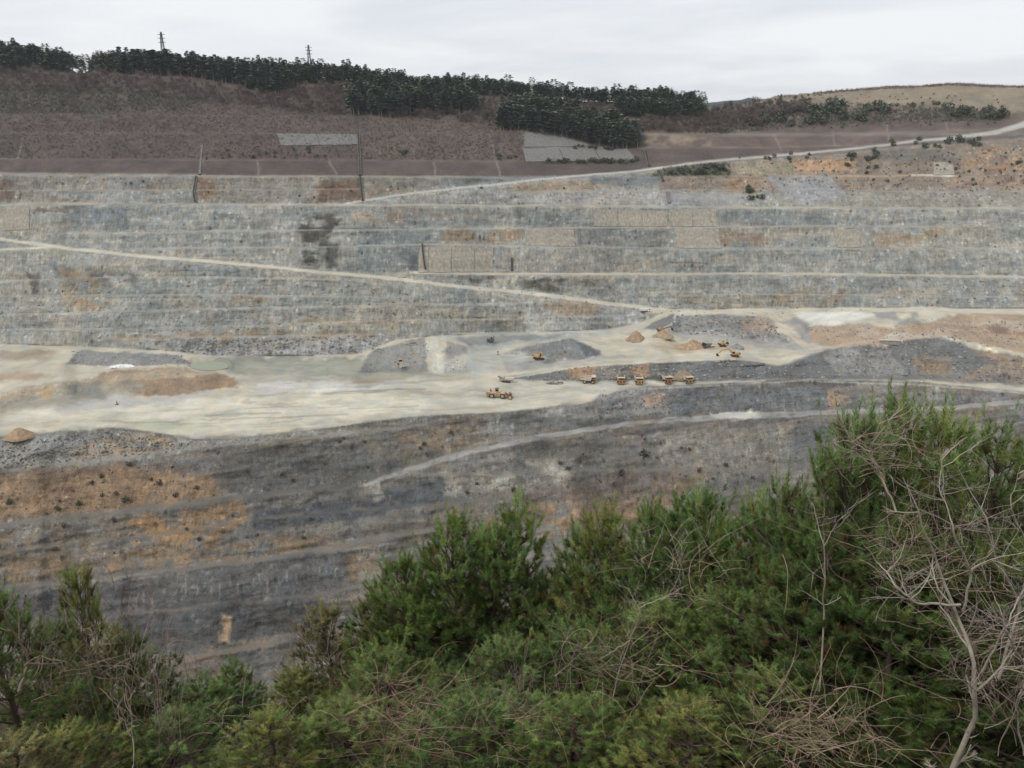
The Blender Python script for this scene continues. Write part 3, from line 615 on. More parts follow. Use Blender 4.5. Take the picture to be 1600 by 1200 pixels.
P([(560, 665), (720, 655), (740, 700), (640, 730), (580, 720)], (0.14, 0.125, 0.098), 9, .8, brk=.2); P([(620, 680), (720, 665), (735, 690), (660, 710)], (0.22, 0.155, 0.095), 8, .7, brk=.4)
P([(740, 655), (780, 645), (850, 660), (800, 685), (750, 685)], (0.20, 0.205, 0.195), 6, .7, brk=.4)
P([(780, 650), (930, 640), (1000, 650), (900, 670), (820, 672)], (0.115, 0.12, 0.115), 6, .8)
P([(800, 642), (930, 628), (1000, 650), (940, 655), (820, 648)], (0.22, 0.215, 0.195), 4, .7)
P([(930, 625), (960, 612), (1000, 606), (1060, 602), (1050, 645), (960, 650)], (0.19, 0.19, 0.185), 5, .8); P([(1000, 620), (1030, 612), (1035, 632), (1010, 634)], (0.30, 0.205, 0.14), 3, .85)
P([(1040, 610), (1110, 602), (1300, 606), (1340, 640), (1150, 645), (1050, 645)], (0.125, 0.13, 0.132), 4, .95)
P([(1290, 608), (1335, 605), (1340, 638), (1290, 640)], (0.27, 0.175, 0.10), 6, .8, brk=.2)
P([(1380, 612), (1600, 620), (1600, 630), (1400, 640)], (0.155, 0.152, 0.15), 5, .8)
P([(600, 752), (700, 735), (860, 700), (1000, 680), (1300, 662), (1300, 760), (900, 790), (640, 780)], (0.155, 0.145, 0.125), 9, .7)
P([(600, 765), (690, 745), (700, 780), (610, 795)], (0.085, 0.092, 0.098), 5, .85); P([(820, 690), (960, 690), (900, 720), (800, 730)], (0.105, 0.10, 0.088), 9, .7)
P([(760, 725), (800, 715), (900, 720), (880, 770), (760, 765)], (0.25, 0.235, 0.19), 6, .75, brk=.3); P([(845, 725), (900, 718), (880, 765), (862, 755)], (0.27, 0.255, 0.215), 4, .35, brk=.6); P([(690, 735), (760, 720), (770, 770), (700, 775)], (0.22, 0.205, 0.17), 6, .7, brk=.4); P([(760, 770), (900, 745), (1000, 760), (900, 790)], (0.13, 0.092, 0.072), 8, .7, brk=.3)
P([(870, 760), (1000, 730), (1100, 725), (1080, 770), (900, 800)], (0.155, 0.115, 0.088), 9, .8, brk=.2)
P([(700, 800), (820, 785), (1000, 775), (1100, 740), (1120, 770), (960, 830), (760, 850)], (0.22, 0.145, 0.080), 10, .8, brk=.3)
P([(1030, 675), (1230, 670), (1220, 730), (1040, 725)], (0.215, 0.195, 0.16), 10, .7, brk=.2); P([(1240, 665), (1310, 660), (1300, 720), (1235, 715)], (0.105, 0.11, 0.115), 7, .8)
for i in range(26):                                   # pale drip marks on the lowest dark face
    x = 200 + i * 13 + rr.uniform(-4, 4); y = np.interp(x, [200, 560], [925, 872]) + rr.uniform(0, 14)
    Lv([(x, y), (x + 1, y + rr.uniform(10, 22))], rr.uniform(1, 2.5), (0.24, 0.24, 0.23), rr.uniform(.3, .8), 1.4)
# road and bench colours
for nm, c, a in [('t1', (0.42, 0.37, 0.28), .85), ('t2', (0.36, 0.34, 0.29), .7), ('t3', (0.36, 0.34, 0.29), .7), ('bench_road', (0.46, 0.42, 0.33), .95), ('haul_ramp', (0.52, 0.475, 0.37), 1), ('ramp_b', (0.52, 0.475, 0.37), 1), ('upper_floor_road', (0.54, 0.49, 0.385), .95), ('t7', (0.30, 0.25, 0.19), .8), ('t8', (0.30, 0.27, 0.22), .6), ('t8b', (0.32, 0.29, 0.24), .5), ('upper_road', (0.43, 0.41, 0.36), 1), ('u1', (0.17, 0.135, 0.115), .7), ('u2', (0.15, 0.12, 0.10), .5), ('u4', (0.24, 0.19, 0.15), .8), ('u5', (0.24, 0.19, 0.15), .8), ('w0', c_dust, .5), ('w1', c_dust, .35), ('w2', c_dust, .5), ('w3', c_dust, .5), ('w4', c_dust, .4), ('w5', c_dust, .5), ('w6', (0.47, 0.46, 0.42), .9), ('w7', c_dust, .4), ('w8', (0.37, 0.30, 0.21), .7), ('lower_road', (0.25, 0.243, 0.225), .85), ('n1', (0.21, 0.20, 0.175), .6), ('n2', (0.15, 0.135, 0.115), .6), ('n3', (0.145, 0.13, 0.105), .6), ('n4', (0.165, 0.145, 0.12), .75), ('n5', (0.15, 0.13, 0.105), .7), ('n6', (0.17, 0.14, 0.11), .7), ('n7', (0.17, 0.16, 0.14), .5), ('n8', (0.17, 0.16, 0.14), .5)]:
    bn = smooth(-0.9, 0.2, fbm(GX / 25, GY / 9, 95, 3)) * (1 - 0.5 * smooth(.15, .5, fbm(GX / 6, GY / 4, 96, 2))) if nm == 'lower_road' else 1.0 if ('road' in nm or 'ramp' in nm) else smooth(-0.5, 0.35, fbm(GX / 40, GY / 15, 91 + len(nm) + ord(nm[-1]), 3)); setc(BC[nm] * a * bn, c)
Lc([(1000, 608), (1100, 603), (1250, 595), (1450, 602), (1600, 614), (1800, 628)], 2.5, (0.30, 0.285, 0.255), .7)
P([(1110, 645), (1170, 642), (1190, 652), (1120, 656)], (0.38, 0.36, 0.31), 4, .9)
v = fbm(GX / 14, GY / 7, 66, 3); COL *= (1 + 0.20 * v * faceness)[..., None]
v = fbm(GX / 4.5, GY / 7, 67, 2); COL *= (1 + 0.17 * v * faceness * (1 - 0.5 * hill))[..., None]
v = fbm(GX / 18, GY / 90, 68, 3) * smooth(20, -20, GY - f1); COL *= (1 + 0.13 * v * faceness * (1 - hill))[..., None]
COL *= (1 + 0.12 * nw * faceness)[..., None]
COL = COL * (((COL @ np.array([0.3, 0.5, 0.2])) / 0.127) ** (nw * 0.3))[..., None]
COL *= (1 + 0.10 * nw)[..., None]
lum = COL @ np.array([0.3, 0.5, 0.2]); COL = lum[..., None] + (COL - lum[..., None]) * 0.82
COL = np.clip(COL, 0.02, 0.85)

# ---- split into pieces of the setting
qy = (GY[:-1, :-1] + GY[1:, 1:]) / 2; qx = (GX[:-1, :-1] + GX[1:, 1:]) / 2
reg = np.where(qy < np.interp(qx, PX, h1), 0, np.where(qy < np.interp(qx, PX, f1), 1, np.where(qy < np.interp(qx, PX, f2), 2, 3)))
for k, nm in ((4, 'upper_road'), (5, 'haul_ramp'), (5, 'ramp_b'), (6, 'bench_road'), (6, 'upper_floor_road'), (7, 'lower_road')):
    b = B[nm]; reg = np.where(b[:-1, :-1] & b[1:, 1:], k, reg)
gid = np.arange(NY * NX).reshape(NY, NX)
quads = np.stack([gid[:-1, :-1], gid[:-1, 1:], gid[1:, 1:], gid[1:, :-1]], -1)
Vf, Cf, Ff = P3.reshape(-1, 3), COL.reshape(-1, 3), (faceness * (1 - 0.35 * hill)).reshape(-1)
m_rock = terrain_material('quarried_rock', 0.66, 0.9); m_floor = terrain_material('dusty_quarry_floor', 0.6, 0.7)
m_near = terrain_material('weathered_dark_rock', 0.6, 1.9, 1.25); m_hill = terrain_material('scrub_hillside_soil', 0.5, 1.0); m_road = terrain_material('haul_road_dust', 0.3, 0.5)
for k, nm, mt in ((0, 'hillside', m_hill), (1, 'quarry_far_wall', m_rock), (2, 'quarry_floor', m_floor), (3, 'quarry_lower_wall', m_near), (4, 'upper_road', m_road), (5, 'haul_ramp_road', m_road), (6, 'bench_road', m_road), (7, 'lower_ramp_road', m_road)):
    q = quads[reg == k].reshape(-1, 4); u, inv = np.unique(q, return_inverse=True)
    o = link(nm, mesh_np(nm, Vf[u], inv.reshape(-1, 4), mt, Cf[u], True, {'Face': Ff[u]})); o['kind'] = 'structure'

# ---- near slope under the trees, pit bottom, land to the horizon
def near_z(x, y):
    x = np.asarray(x, float); y = np.asarray(y, float)
    d = np.maximum(y - 0.5, 0)
    z = -2.2 - 0.80 * d - 0.0
    z = np.where(y < 0.5, -2.2 + 0.02 * (0.5 - y), z)
    z = z + 1.1 * smooth(1, 12, x) - 1.2 * smooth(-2, -12, x)
    return np.maximum(z, -330) + fbm(x / 3.0, y / 3.0, 81) * 0.35
gx = np.concatenate([np.linspace(-420, -32, 30), np.linspace(-30, 30, 90), np.linspace(32, 420, 30)])
gy = np.concatenate([np.linspace(-120, -6, 12), np.linspace(-5, 45, 90), np.linspace(47, 420, 70)])
A, Bq = np.meshgrid(gx, gy); Zn = near_z(A, Bq)
ids = np.arange(A.size).reshape(A.shape)
qs = np.stack([ids[:-1, :-1], ids[:-1, 1:], ids[1:, 1:], ids[1:, :-1]], -1).reshape(-1, 4)
m, n, l, b = mat_new('leaf_litter', 0.95, 0.1)
co = n.new('ShaderNodeTexCoord').outputs['Object']
rp = n.new('ShaderNodeValToRGB'); e = rp.color_ramp.elements
e[0].position = 0.3; e[0].color = (0.030, 0.024, 0.016, 1); e[1].position = 0.7; e[1].color = (0.11, 0.085, 0.055, 1)
l.new(noise_tex(n, l, co, 1.8, 8, 0.7), rp.inputs[0]); l.new(rp.outputs[0], b.inputs['Base Color'])
bp = n.new('ShaderNodeBump'); bp.inputs['Strength'].default_value = .8; l.new(noise_tex(n, l, co, 9, 5), bp.inputs['Height']); l.new(bp.outputs[0], b.inputs['Normal'])
o = link('near_slope', mesh_np('near_slope', np.stack([A, Bq, Zn], -1).reshape(-1, 3), qs, m, None, True)); o['kind'] = 'structure'
m_land = plain('far_land', (0.07, 0.075, 0.055), 0.95, 0.1, 0.3, 0.004)
o = link('ground', mesh_np('ground', [(-5000, -5000, -345), (5000, -5000, -345), (5000, 5000, -345), (-5000, 5000, -345)], [(0, 1, 2, 3)], m_land)); o['kind'] = 'structure'
# distant wooded hills seen through the saddle
hx = np.linspace(-200, 2400, 60); hyv = np.linspace(2300, 3600, 24); A, Bq = np.meshgrid(hx, hyv)
prof = smooth(2300, 2650, Bq) * smooth(3600, 2950, Bq)
Zh = -350 + prof * (350 + 24 + 22 * np.exp(-((A - 740) / 110) ** 2) + 10 * np.exp(-((A - 900) / 90) ** 2) + fbm(A / 45, Bq / 60, 83) * 12)
ids = np.arange(A.size).reshape(A.shape); qs = np.stack([ids[:-1, :-1], ids[:-1, 1:], ids[1:, 1:], ids[1:, :-1]], -1).reshape(-1, 4)
o = link('distant_hills', mesh_np('distant_hills', np.stack([A, Bq, Zh], -1).reshape(-1, 3), qs, plain('distant_woods', (0.045, 0.06, 0.06), 0.95, 0.1, 0.35, 0.03), None, True)); o['kind'] = 'structure'
#==PART2==
# ------------------------------------------------------------------ mesh collectors
class MB:
    def __init__(s): s.v = []; s.f = []
    def add(s, vs, fs):
        k = len(s.v); s.v += [tuple(v) for v in vs]; s.f += [tuple(i + k for i in f) for f in fs]; return s
    def box(s, c, d, rot=None, taper=1.0):
        vs = []
        for z in (-1, 1):
            t = taper if z > 0 else 1.0
            for x, y in ((-1, -1), (1, -1), (1, 1), (-1, 1)):
                v = Vector((x * d[0] / 2 * t, y * d[1] / 2 * t, z * d[2] / 2))
                if rot is not None: v = rot @ v
                vs.append(v + Vector(c))
        return s.add(vs, [(3, 2, 1, 0), (4, 5, 6, 7), (0, 1, 5, 4), (1, 2, 6, 5), (2, 3, 7, 6), (3, 0, 4, 7)])
    def prism(s, prof, y0, y1):                     # profile in XZ, extruded along Y
        n = len(prof); vs = [(x, y0, z) for x, z in prof] + [(x, y1, z) for x, z in prof]
        fs = [tuple(range(n)), tuple(range(2 * n - 1, n - 1, -1))] + [((i + 1) % n, i, n + i, n + (i + 1) % n) for i in range(n)]
        return s.add(vs, fs)
    def cyl(s, a, b, r, n=14, r2=None):
        a, b = Vector(a), Vector(b); r2 = r if r2 is None else r2; d = (b - a).normalized()
        u = d.orthogonal().normalized(); w = d.cross(u); vs = []
        for p, q in ((a, r), (b, r2)):
            vs += [p + (u * math.cos(2 * math.pi * i / n) + w * math.sin(2 * math.pi * i / n)) * q for i in range(n)]
        return s.add(vs, [tuple(range(n - 1, -1, -1)), tuple(range(n, 2 * n))] + [(i, (i + 1) % n, n + (i + 1) % n, n + i) for i in range(n)])
    def bar(s, a, b, w, h=None):
        a, b = Vector(a), Vector(b); h = h or w; d = b - a
        q = d.to_track_quat('X', 'Z').to_matrix(); return s.box((a + b) / 2, (d.length, w, h), q)
    def build(s, name, mat, parent=None, loc=None):
        me = bpy.data.meshes.new(name); me.from_pydata(s.v, [], s.f); me.materials.append(mat) if mat else None; me.update()
        return link(name, me, parent, loc)
class NB:                                           # triangles with colours, numpy
    def __init__(s): s.V = []; s.T = []; s.C = []; s.n = 0
    def add(s, V, T, c):
        V = np.asarray(V, float); s.V.append(V); s.T.append(np.asarray(T, int) + s.n); s.n += len(V)
        c = np.asarray(c, float); s.C.append(np.tile(c, (len(V), 1)) if c.ndim == 1 else c)
    def mesh(s, name, mat, smooth_=False):
        return mesh_np(name, np.concatenate(s.V), np.concatenate(s.T), mat, np.concatenate(s.C), smooth_)
    def tube(s, pts, r0, r1, c, sides=4):
        p = np.asarray(pts, float); n = len(p); d = np.gradient(p, axis=0); d /= np.linalg.norm(d, axis=1)[:, None] + 1e-9
        up = np.where(np.abs(d[:, 2:3]) > 0.9, np.array([[1.0, 0, 0]]), np.array([[0, 0, 1.0]]))
        u = np.cross(d, up); u /= np.linalg.norm(u, axis=1)[:, None] + 1e-9; w = np.cross(d, u)
        r = np.linspace(r0, r1, n)[:, None, None]; a = np.arange(sides) * 2 * math.pi / sides
        ring = p[:, None] + (u[:, None] * np.cos(a)[None, :, None] + w[:, None] * np.sin(a)[None, :, None]) * r
        V = ring.reshape(-1, 3); i = np.arange(n - 1)[:, None] * sides; j = np.arange(sides)[None]; k = (j + 1) % sides
        A = (i + j).ravel(); Bx = (i + k).ravel(); Cx = (i + sides + k).ravel(); D = (i + sides + j).ravel()
        s.add(V, np.concatenate([np.stack([A, Bx, Cx], 1), np.stack([A, Cx, D], 1)]), c)
def unit(v): return v / (np.linalg.norm(v, axis=-1, keepdims=True) + 1e-9)

# ------------------------------------------------------------------ facings and chutes on the far wall
m_shot = plain('sprayed_concrete', (0.335, 0.305, 0.25), 0.95, 0.1, 0.25, 0.35)
_n, _l = m_shot.node_tree.nodes, m_shot.node_tree.links
_b = _n['Principled BSDF']; _src = _b.inputs['Base Color'].links[0].from_socket; _co = _n.new('ShaderNodeTexCoord').outputs['Object']
_f = maprange(_n, _l, noise_tex(_n, _l, mapping(_n, _l, _co, (1, 1, 0.07)), 0.5, 3, 0.6), 0.3, 0.7, 0.72, 1.15)
_s = _n.new('ShaderNodeVectorMath'); _s.operation = 'SCALE'; _l.new(_src, _s.inputs[0]); _l.new(_f, _s.inputs['Scale']); _l.new(_s.outputs[0], _b.inputs['Base Color'])
m_net = plain('netted_rock', (0.185, 0.18, 0.17), 0.95, 0.1, 0.3, 0.5)
m_conc = plain('channel_concrete', (0.20, 0.185, 0.165), 0.9, 0.1, 0.3, 0.3)
m_wet = plain('wet_black_concrete', (0.035, 0.033, 0.03), 0.6, 0.3, 0.4, 0.3)
for q, seams, lb in PANELS:
    cs = np.array(q, float); net = 'netted' in lb
    ctr = at(*cs.mean(0)); root = empty('netted_slope_panel' if net else 'concrete_facing', ctr)
    tag(root, lb, 'slope panel' if net else 'concrete facing', 'facing panels on the quarry slopes')
    cuts = [0.0] + seams + [1.0]
    for a, b_ in zip(cuts[:-1], cuts[1:]):
        a2, b2 = a + (0.003 if a > 0 else 0), b_ - (0.003 if b_ < 1 else 0); nu, nv = 8, 7; vs, fs = [], []
        for lay in (0.55, -2.5):
            for j in range(nv + 1):
                for i in range(nu + 1):
                    u = a2 + (b2 - a2) * i / nu; w = j / nv
                    p = (cs[0] * (1 - u) + cs[1] * u) * (1 - w) + (cs[3] * (1 - u) + cs[2] * u) * w
                    if 0 < i < nu or a2 not in (0,) : p = p + np.array([0, fbm(p[0] / 9, p[1] / 9, 3)]) * 0.3
                    g = at(p[0] + (fbm(p[1] / 6, 1.5, 8) * 1.2 if i in (0, nu) else 0), p[1] + fbm(p[0] / 7, 2.5, 9) * 0.8)
                    vs.append(g + Vector((0, -0.75, 0.6)) * lay - ctr)
        nn = (nu + 1) * (nv + 1)
        for j in range(nv):
            for i in range(nu):
                k = j * (nu + 1) + i; fs.append((k + nu + 1, k + nu + 2, k + 1, k)); fs.append((nn + k, nn + k + 1, nn + k + nu + 2, nn + k + nu + 1))
        edge = [i for i in range(nu + 1)] + [j * (nu + 1) + nu for j in range(1, nv + 1)] + [nv * (nu + 1) + i for i in range(nu - 1, -1, -1)] + [j * (nu + 1) for j in range(nv - 1, 0, -1)]
        for i in range(len(edge)): e0, e1 = edge[i], edge[(i + 1) % len(edge)]; fs.append((e0, e1, nn + e1, nn + e0))
        MB().add(vs, fs).build('slab', m_net if net else m_shot, root)
def chute(pts, wpx, lb, wet):
    """open drainage channel running down the slope: bed plus two kerbs"""
    ctr = at(*pts[0]); root = empty('drainage_chute', ctr); tag(root, lb, 'drainage chute', 'drainage chutes on the terraced slope')
    pts = np.array(pts, float); L = np.linspace(0, 1, 14); seg = np.interp(L, np.linspace(0, 1, len(pts)), np.arange(len(pts)))
    xs = np.interp(seg, np.arange(len(pts)), pts[:, 0]); ys = np.interp(seg, np.arange(len(pts)), pts[:, 1])
    G = [at(x, y) for x, y in zip(xs, ys)]; w = wpx * mpp(*pts[0]) / 2
    def strip(x0, x1, h, mt, nm):
        vs, fs = [], []
        for g in G:
            for x, z in ((x0, -1.5), (x0, h), (x1, h), (x1, -1.5)): vs.append(g + Vector((x, -0.6 * z if z > 0 else 0.6, z)) - ctr)
        for i in range(len(G) - 1):
            for k in range(4): fs.append((i * 4 + k, i * 4 + (k + 1) % 4, i * 4 + 4 + (k + 1) % 4, i * 4 + 4 + k))
        MB().add(vs, fs).build(nm, mt, root)
    strip(-w, w, 0.9, m_wet if wet else m_conc, 'channel_bed'); strip(-w - 0.3, -w - 0.01, 1.3, m_conc, 'kerb'); strip(w + 0.01, w + 0.3, 1.3, m_conc, 'kerb')
chute([(560, 206), (562, 250), (563, 275)], 2.6, 'long dark drainage chute down the brown slope right of the grey netted panel', True)
chute([(563, 277), (565, 296), (567, 314)], 2.6, 'dark drainage chute below the brown scrub, ending at the upper road', True)
chute([(316, 228), (314, 250), (312, 274)], 2.0, 'thin pale drainage chute on the left hillside scrub', False)
chute([(307, 276), (306, 286), (303, 300), (305, 316)], 2.4, 'short kinked drainage chute with dark foot on the left terrace', True)
chute([(1008, 235), (1011, 248), (1014, 260)], 3.0, 'black drainage chute just above the sloping upper road', True)
chute([(1028, 267), (1033, 277), (1036, 284)], 3.0, 'short black and white chute just below the sloping upper road', True)
chute([(1043, 300), (1044, 310), (1046, 318)], 3.2, 'short pale drainage chute beside a dark bush near the bench road', False)
chute([(660, 382), (662, 404), (665, 424)], 2.2, 'brown stained drainage chute across the left end of the large beige facing', True)
chute([(800, 404), (800, 414), (800, 424)], 2.4, 'short black drainage chute to the right of the large beige facing', True)

# ------------------------------------------------------------------ far woods
m_con = vcol_material('conifer_foliage', 0.85, 0.1, 0.25, 0.05); m_bare = vcol_material('bare_twigs_far', 0.9, 0.1, 0.25, 0.05)
m_bark = plain('conifer_bark', (0.27, 0.225, 0.19), 0.95, 0.1, 0.3, 2.0)
def conifer_mesh(seed, clear=0.3, round_=False):    # unit height
    r = np.random.default_rng(seed); n = 230
    h = clear + (1 - clear) * r.random(n) ** (0.9 if not round_ else 0.8); t = (h - clear) / (1 - clear)
    rad = (0.19 * (1 - t) ** 0.65 + 0.02) if not round_ else 0.25 * np.sqrt(np.clip(1 - (t * 1.5 - 0.6) ** 2, 0.05, 1))
    rad = rad * (0.55 + 0.45 * r.random(n)) * (1 + 0.25 * np.sin(h * 40 + r.random() * 6)); a = r.random(n) * 2 * math.pi
    c = np.stack([rad * np.cos(a), rad * np.sin(a), h], 1); out = np.stack([np.cos(a), np.sin(a), -0.35 + 0 * a], 1)
    s = 0.095 * (0.6 + 0.8 * r.random(n))[:, None]; side = np.stack([-np.sin(a), np.cos(a), r.normal(0, .3, n)], 1)
    V = np.stack([c - side * s * .6 - out * s * .3, c + side * s * .6 - out * s * .3, c + out * s + np.stack([0 * a, 0 * a, 0.04 + 0 * a], 1)], 1)
    base = np.array([0.125, 0.158, 0.125]) if not round_ else np.array([0.155, 0.192, 0.125])
    col = base * (0.55 + 0.75 * r.random((n, 1))); nb = NB(); nb.add(V.reshape(-1, 3), np.arange(3 * n).reshape(-1, 3), np.repeat(col, 3, 0)); return nb
def bare_mesh(seed):
    r = np.random.default_rng(seed); nb = NB(); n = 130
    nb.tube([(0, 0, -0.05), (0.01, 0, 0.3), (0.0, 0.01, 0.6)], 0.016, 0.006, (0.17, 0.145, 0.125), 3)
    h = 0.28 + 0.4 * r.random(n); a = r.random(n) * 2 * math.pi; lean = 0.25 + 0.75 * r.random(n)
    b = np.stack([0.12 * lean * np.cos(a), 0.12 * lean * np.sin(a), h], 1)
    d = np.stack([np.cos(a) * lean, np.sin(a) * lean, 0.9 + 0 * a], 1) + r.normal(0, .25, (n, 3)); d = unit(d); L = (0.14 + 0.22 * r.random(n))[:, None]
    sd = unit(np.cross(d, r.normal(0, 1, (n, 3)))) * 0.010
    V = np.stack([b - sd, b + sd, b + d * L], 1); col = np.array([0.145, 0.115, 0.10]) * (0.7 + 0.7 * r.random((n, 1)))
    nb.add(V.reshape(-1, 3), np.arange(3 * n).reshape(-1, 3), np.repeat(col, 3, 0)); return nb
CN = [conifer_mesh(i, 0.30 if i < 2 else 0.1) for i in range(4)] + [conifer_mesh(10 + i, 0.1, True) for i in range(3)]
BN = [bare_mesh(40 + i) for i in range(4)]
CNm = [c.mesh('conifer_crown', m_con) for c in CN]; BNm = [b.mesh('bare_tree', m_bare) for b in BN]
tr_ = MB().cyl((0, 0, -0.06), (0, 0, 0.75), 0.02, 6, 0.007); tro = tr_.build('trunk_proto', m_bark); trm = tro.data; bpy.data.objects.remove(tro)
def merge(protos, items, name, mat):                # items: (proto index, location, scale, rz)
    nb = NB()
    for k, p, s, a in items:
        V = np.concatenate(protos[k].V); Tq = np.concatenate(protos[k].T); Cc = np.concatenate(protos[k].C)
        ca, sa = math.cos(a), math.sin(a); V2 = V * np.array(s); V2 = np.stack([V2[:, 0] * ca - V2[:, 1] * sa, V2[:, 0] * sa + V2[:, 1] * ca, V2[:, 2]], 1) + np.array(p)
        nb.add(V2, Tq, Cc * (0.8 + 0.4 * hash2(np.array([int(p[0] * 7)]), np.array([int(p[1] * 3)]), 3)[0]))
    return link(name, nb.mesh(name, mat))
rg = random.Random(11)
def sample(poly, n, mind=0.0):
    p = np.array(poly, float); x0, y0 = p.min(0); x1, y1 = p.max(0); out = np.zeros((0, 2)); k = 0
    while len(out) < n and k < 12:
        k += 1; r = np.random.default_rng(rg.randrange(10 ** 9)); q = r.random((int(n * 2.5) + 8, 2)) * [x1 - x0, y1 - y0] + [x0, y0]
        ok = (sdpoly(poly, q[:, 0], q[:, 1]) < 0) & (q[:, 1] > np.interp(q[:, 0], PX, rid) + 1.0); out = np.concatenate([out, q[ok]])
    return [(float(x), float(y)) for x, y in out[:n]]
rdg = lambda x: float(np.interp(x, PX, rid)) + 1.2
top = [(x, rdg(x)) for x in range(-210, 1101, 30)]
CF1 = top + [(1100, 170), (1000, 170), (900, 162), (860, 156), (760, 150), (680, 148), (620, 142), (540, 134), (470, 132), (445, 150), (420, 150), (360, 132), (300, 120), (190, 116), (120, 112), (60, 112), (0, 116), (-210, 112)]
CF2 = [(540, 176), (545, 155), (600, 150), (690, 152), (745, 160), (742, 178), (680, 178), (600, 182)]
CF3 = [(780, 204), (785, 182), (830, 178), (900, 190), (960, 205), (992, 222), (1000, 232), (960, 234), (880, 214), (820, 206)]
CF4 = [(960, 176), (1100, 172), (1102, 186), (1040, 188), (960, 182)]
front = []                                           # trees along the lower edge of the plantation, where trunks show
for i in range(60): x = rg.uniform(190, 440); front.append((x, np.interp(x, [190, 300, 360, 440], [114, 121, 131, 150]) + rg.uniform(-2, 1)))
for i in range(36): x = rg.uniform(545, 745); front.append((x, np.interp(x, [545, 600, 680, 745], [178, 181, 177, 177]) + rg.uniform(-2, 2)))
for i in range(44): x = rg.uniform(780, 1000); front.append((x, np.interp(x, [780, 820, 880, 960, 1000], [204, 206, 214, 233, 232]) + rg.uniform(-3, 1)))
ridge_t = [(x + rg.uniform(-3, 3), rdg(x) + rg.uniform(0, 2)) for x in np.arange(-40, 1100, 8.0) if not (118 < x < 132)]
con_lab = [('dark conifer with bare lower trunk along the front edge of the hill wood', 'conifers along the front edge of the wood'),
           ('conifer standing on the skyline of the far ridge', 'conifers on the far ridge skyline')]
def lone_conifer(x, y, hpx, k, li, trunk=True):
    p = at(x, y); H = hpx * mpp(x, y); s = H; wd = rg.uniform(.85, 1.25)
    root = empty('conifer_tree', p, rg.uniform(0, 6.28)); lb = con_lab[li][0]; gr = con_lab[li][1]
    if li == 0: wh = 'left hilltop plantation' if x < 450 else 'middle stand above the brown slope' if x < 760 else 'right hand stand above the grey panels'; lb = 'conifer with bare lower trunk fronting the ' + wh; gr = 'front edge of the ' + wh
    else: wh = 'left of both pylons' if x < 255 else 'between the two pylons' if x < 485 else 'right of both pylons'; lb = 'conifer standing on the ridge skyline ' + wh; gr = 'skyline conifers ' + wh
    tag(root, lb, 'tree', gr); root.scale = (s * wd, s * wd, s)
    link('crown', CNm[k], root)
    if trunk: link('trunk', trm, root)
for x, y in front: lone_conifer(x, y, rg.uniform(24, 33), rg.choice((0, 1, 0, 1, 2)), 0)
for x, y in ridge_t: lone_conifer(x, y, rg.choice([rg.uniform(13, 20), rg.uniform(16, 27)]), rg.choice((2, 3, 4, 5, 6)), 1)
items = []
for poly, n, h0, h1_ in ((CF1, 1000, 15, 23), (CF2, 120, 22, 32), (CF3, 170, 24, 34), (CF4, 90, 16, 24)):
    for x, y in sample(poly, n):
        s = rg.uniform(h0, h1_) * mpp(x, y); w = rg.uniform(.9, 1.3); items.append((rg.randrange(7), at(x, y), (s * w, s * w, s), rg.uniform(0, 6.28)))
for i in range(620):                                 # second ranks just over the ridge
    x = rg.uniform(-210, 1098)
    if 118 < x < 131: continue
    y = rdg(x); p = at(x, y) + Vector((0, rg.uniform(4, 45), 0)); p.z -= 1.0; s = rg.uniform(13, 20) * mpp(x, y); w = rg.uniform(1, 1.4); items.append((rg.choice((2, 3, 4, 5, 6)), p, (s * w, s * w, s), rg.uniform(0, 6.28)))
tag(merge(CN, items, 'conifer_wood', m_con), 'dark conifer wood covering the far hilltop', 'wood', kind='stuff')
DE = [([(430, 165), (455, 138), (545, 145), (540, 180), (450, 182)], 170), ([(600, 186), (640, 160), (770, 160), (785, 200), (700, 190)], 170), ([(470, 135), (700, 150), (700, 158), (480, 145)], 60),
      ([(760, 155), (960, 172), (960, 190), (900, 184), (790, 172)], 130), ([(985, 232), (1000, 190), (1110, 186), (1190, 178), (1200, 196), (1110, 214), (1010, 210)], 330), ([(-200, 118), (60, 116), (190, 120), (360, 138), (440, 158), (440, 172), (200, 150), (-200, 136)], 420), ([(1110, 172), (1180, 164), (1290, 170), (1200, 190), (1110, 196)], 150)]
items = []
for poly, n in DE:
    for x, y in sample(poly, n):
        s = rg.uniform(9, 17) * mpp(x, y); w = rg.uniform(.9, 1.3); items.append((rg.randrange(4), at(x, y), (s * w, s * w, s), rg.uniform(0, 6.28)))
tag(merge(BN, items, 'bare_wood', m_bare), 'leafless grey brown woodland between the dark conifers', 'wood', kind='stuff')
for x, y, h, lb in ((160, 110, 30, 'pale round leafless tree rising above the ridge beside the left notch'), (182, 108, 28, 'leafless tan tree on the ridge just right of the palest one')):
    p = at(x, y); s = h * mpp(x, y); o = link('bare_tree', BNm[0 if x < 170 else 2], None, p); o.scale = (s * 1.5, s * 1.5, s); tag(o, lb, 'tree')
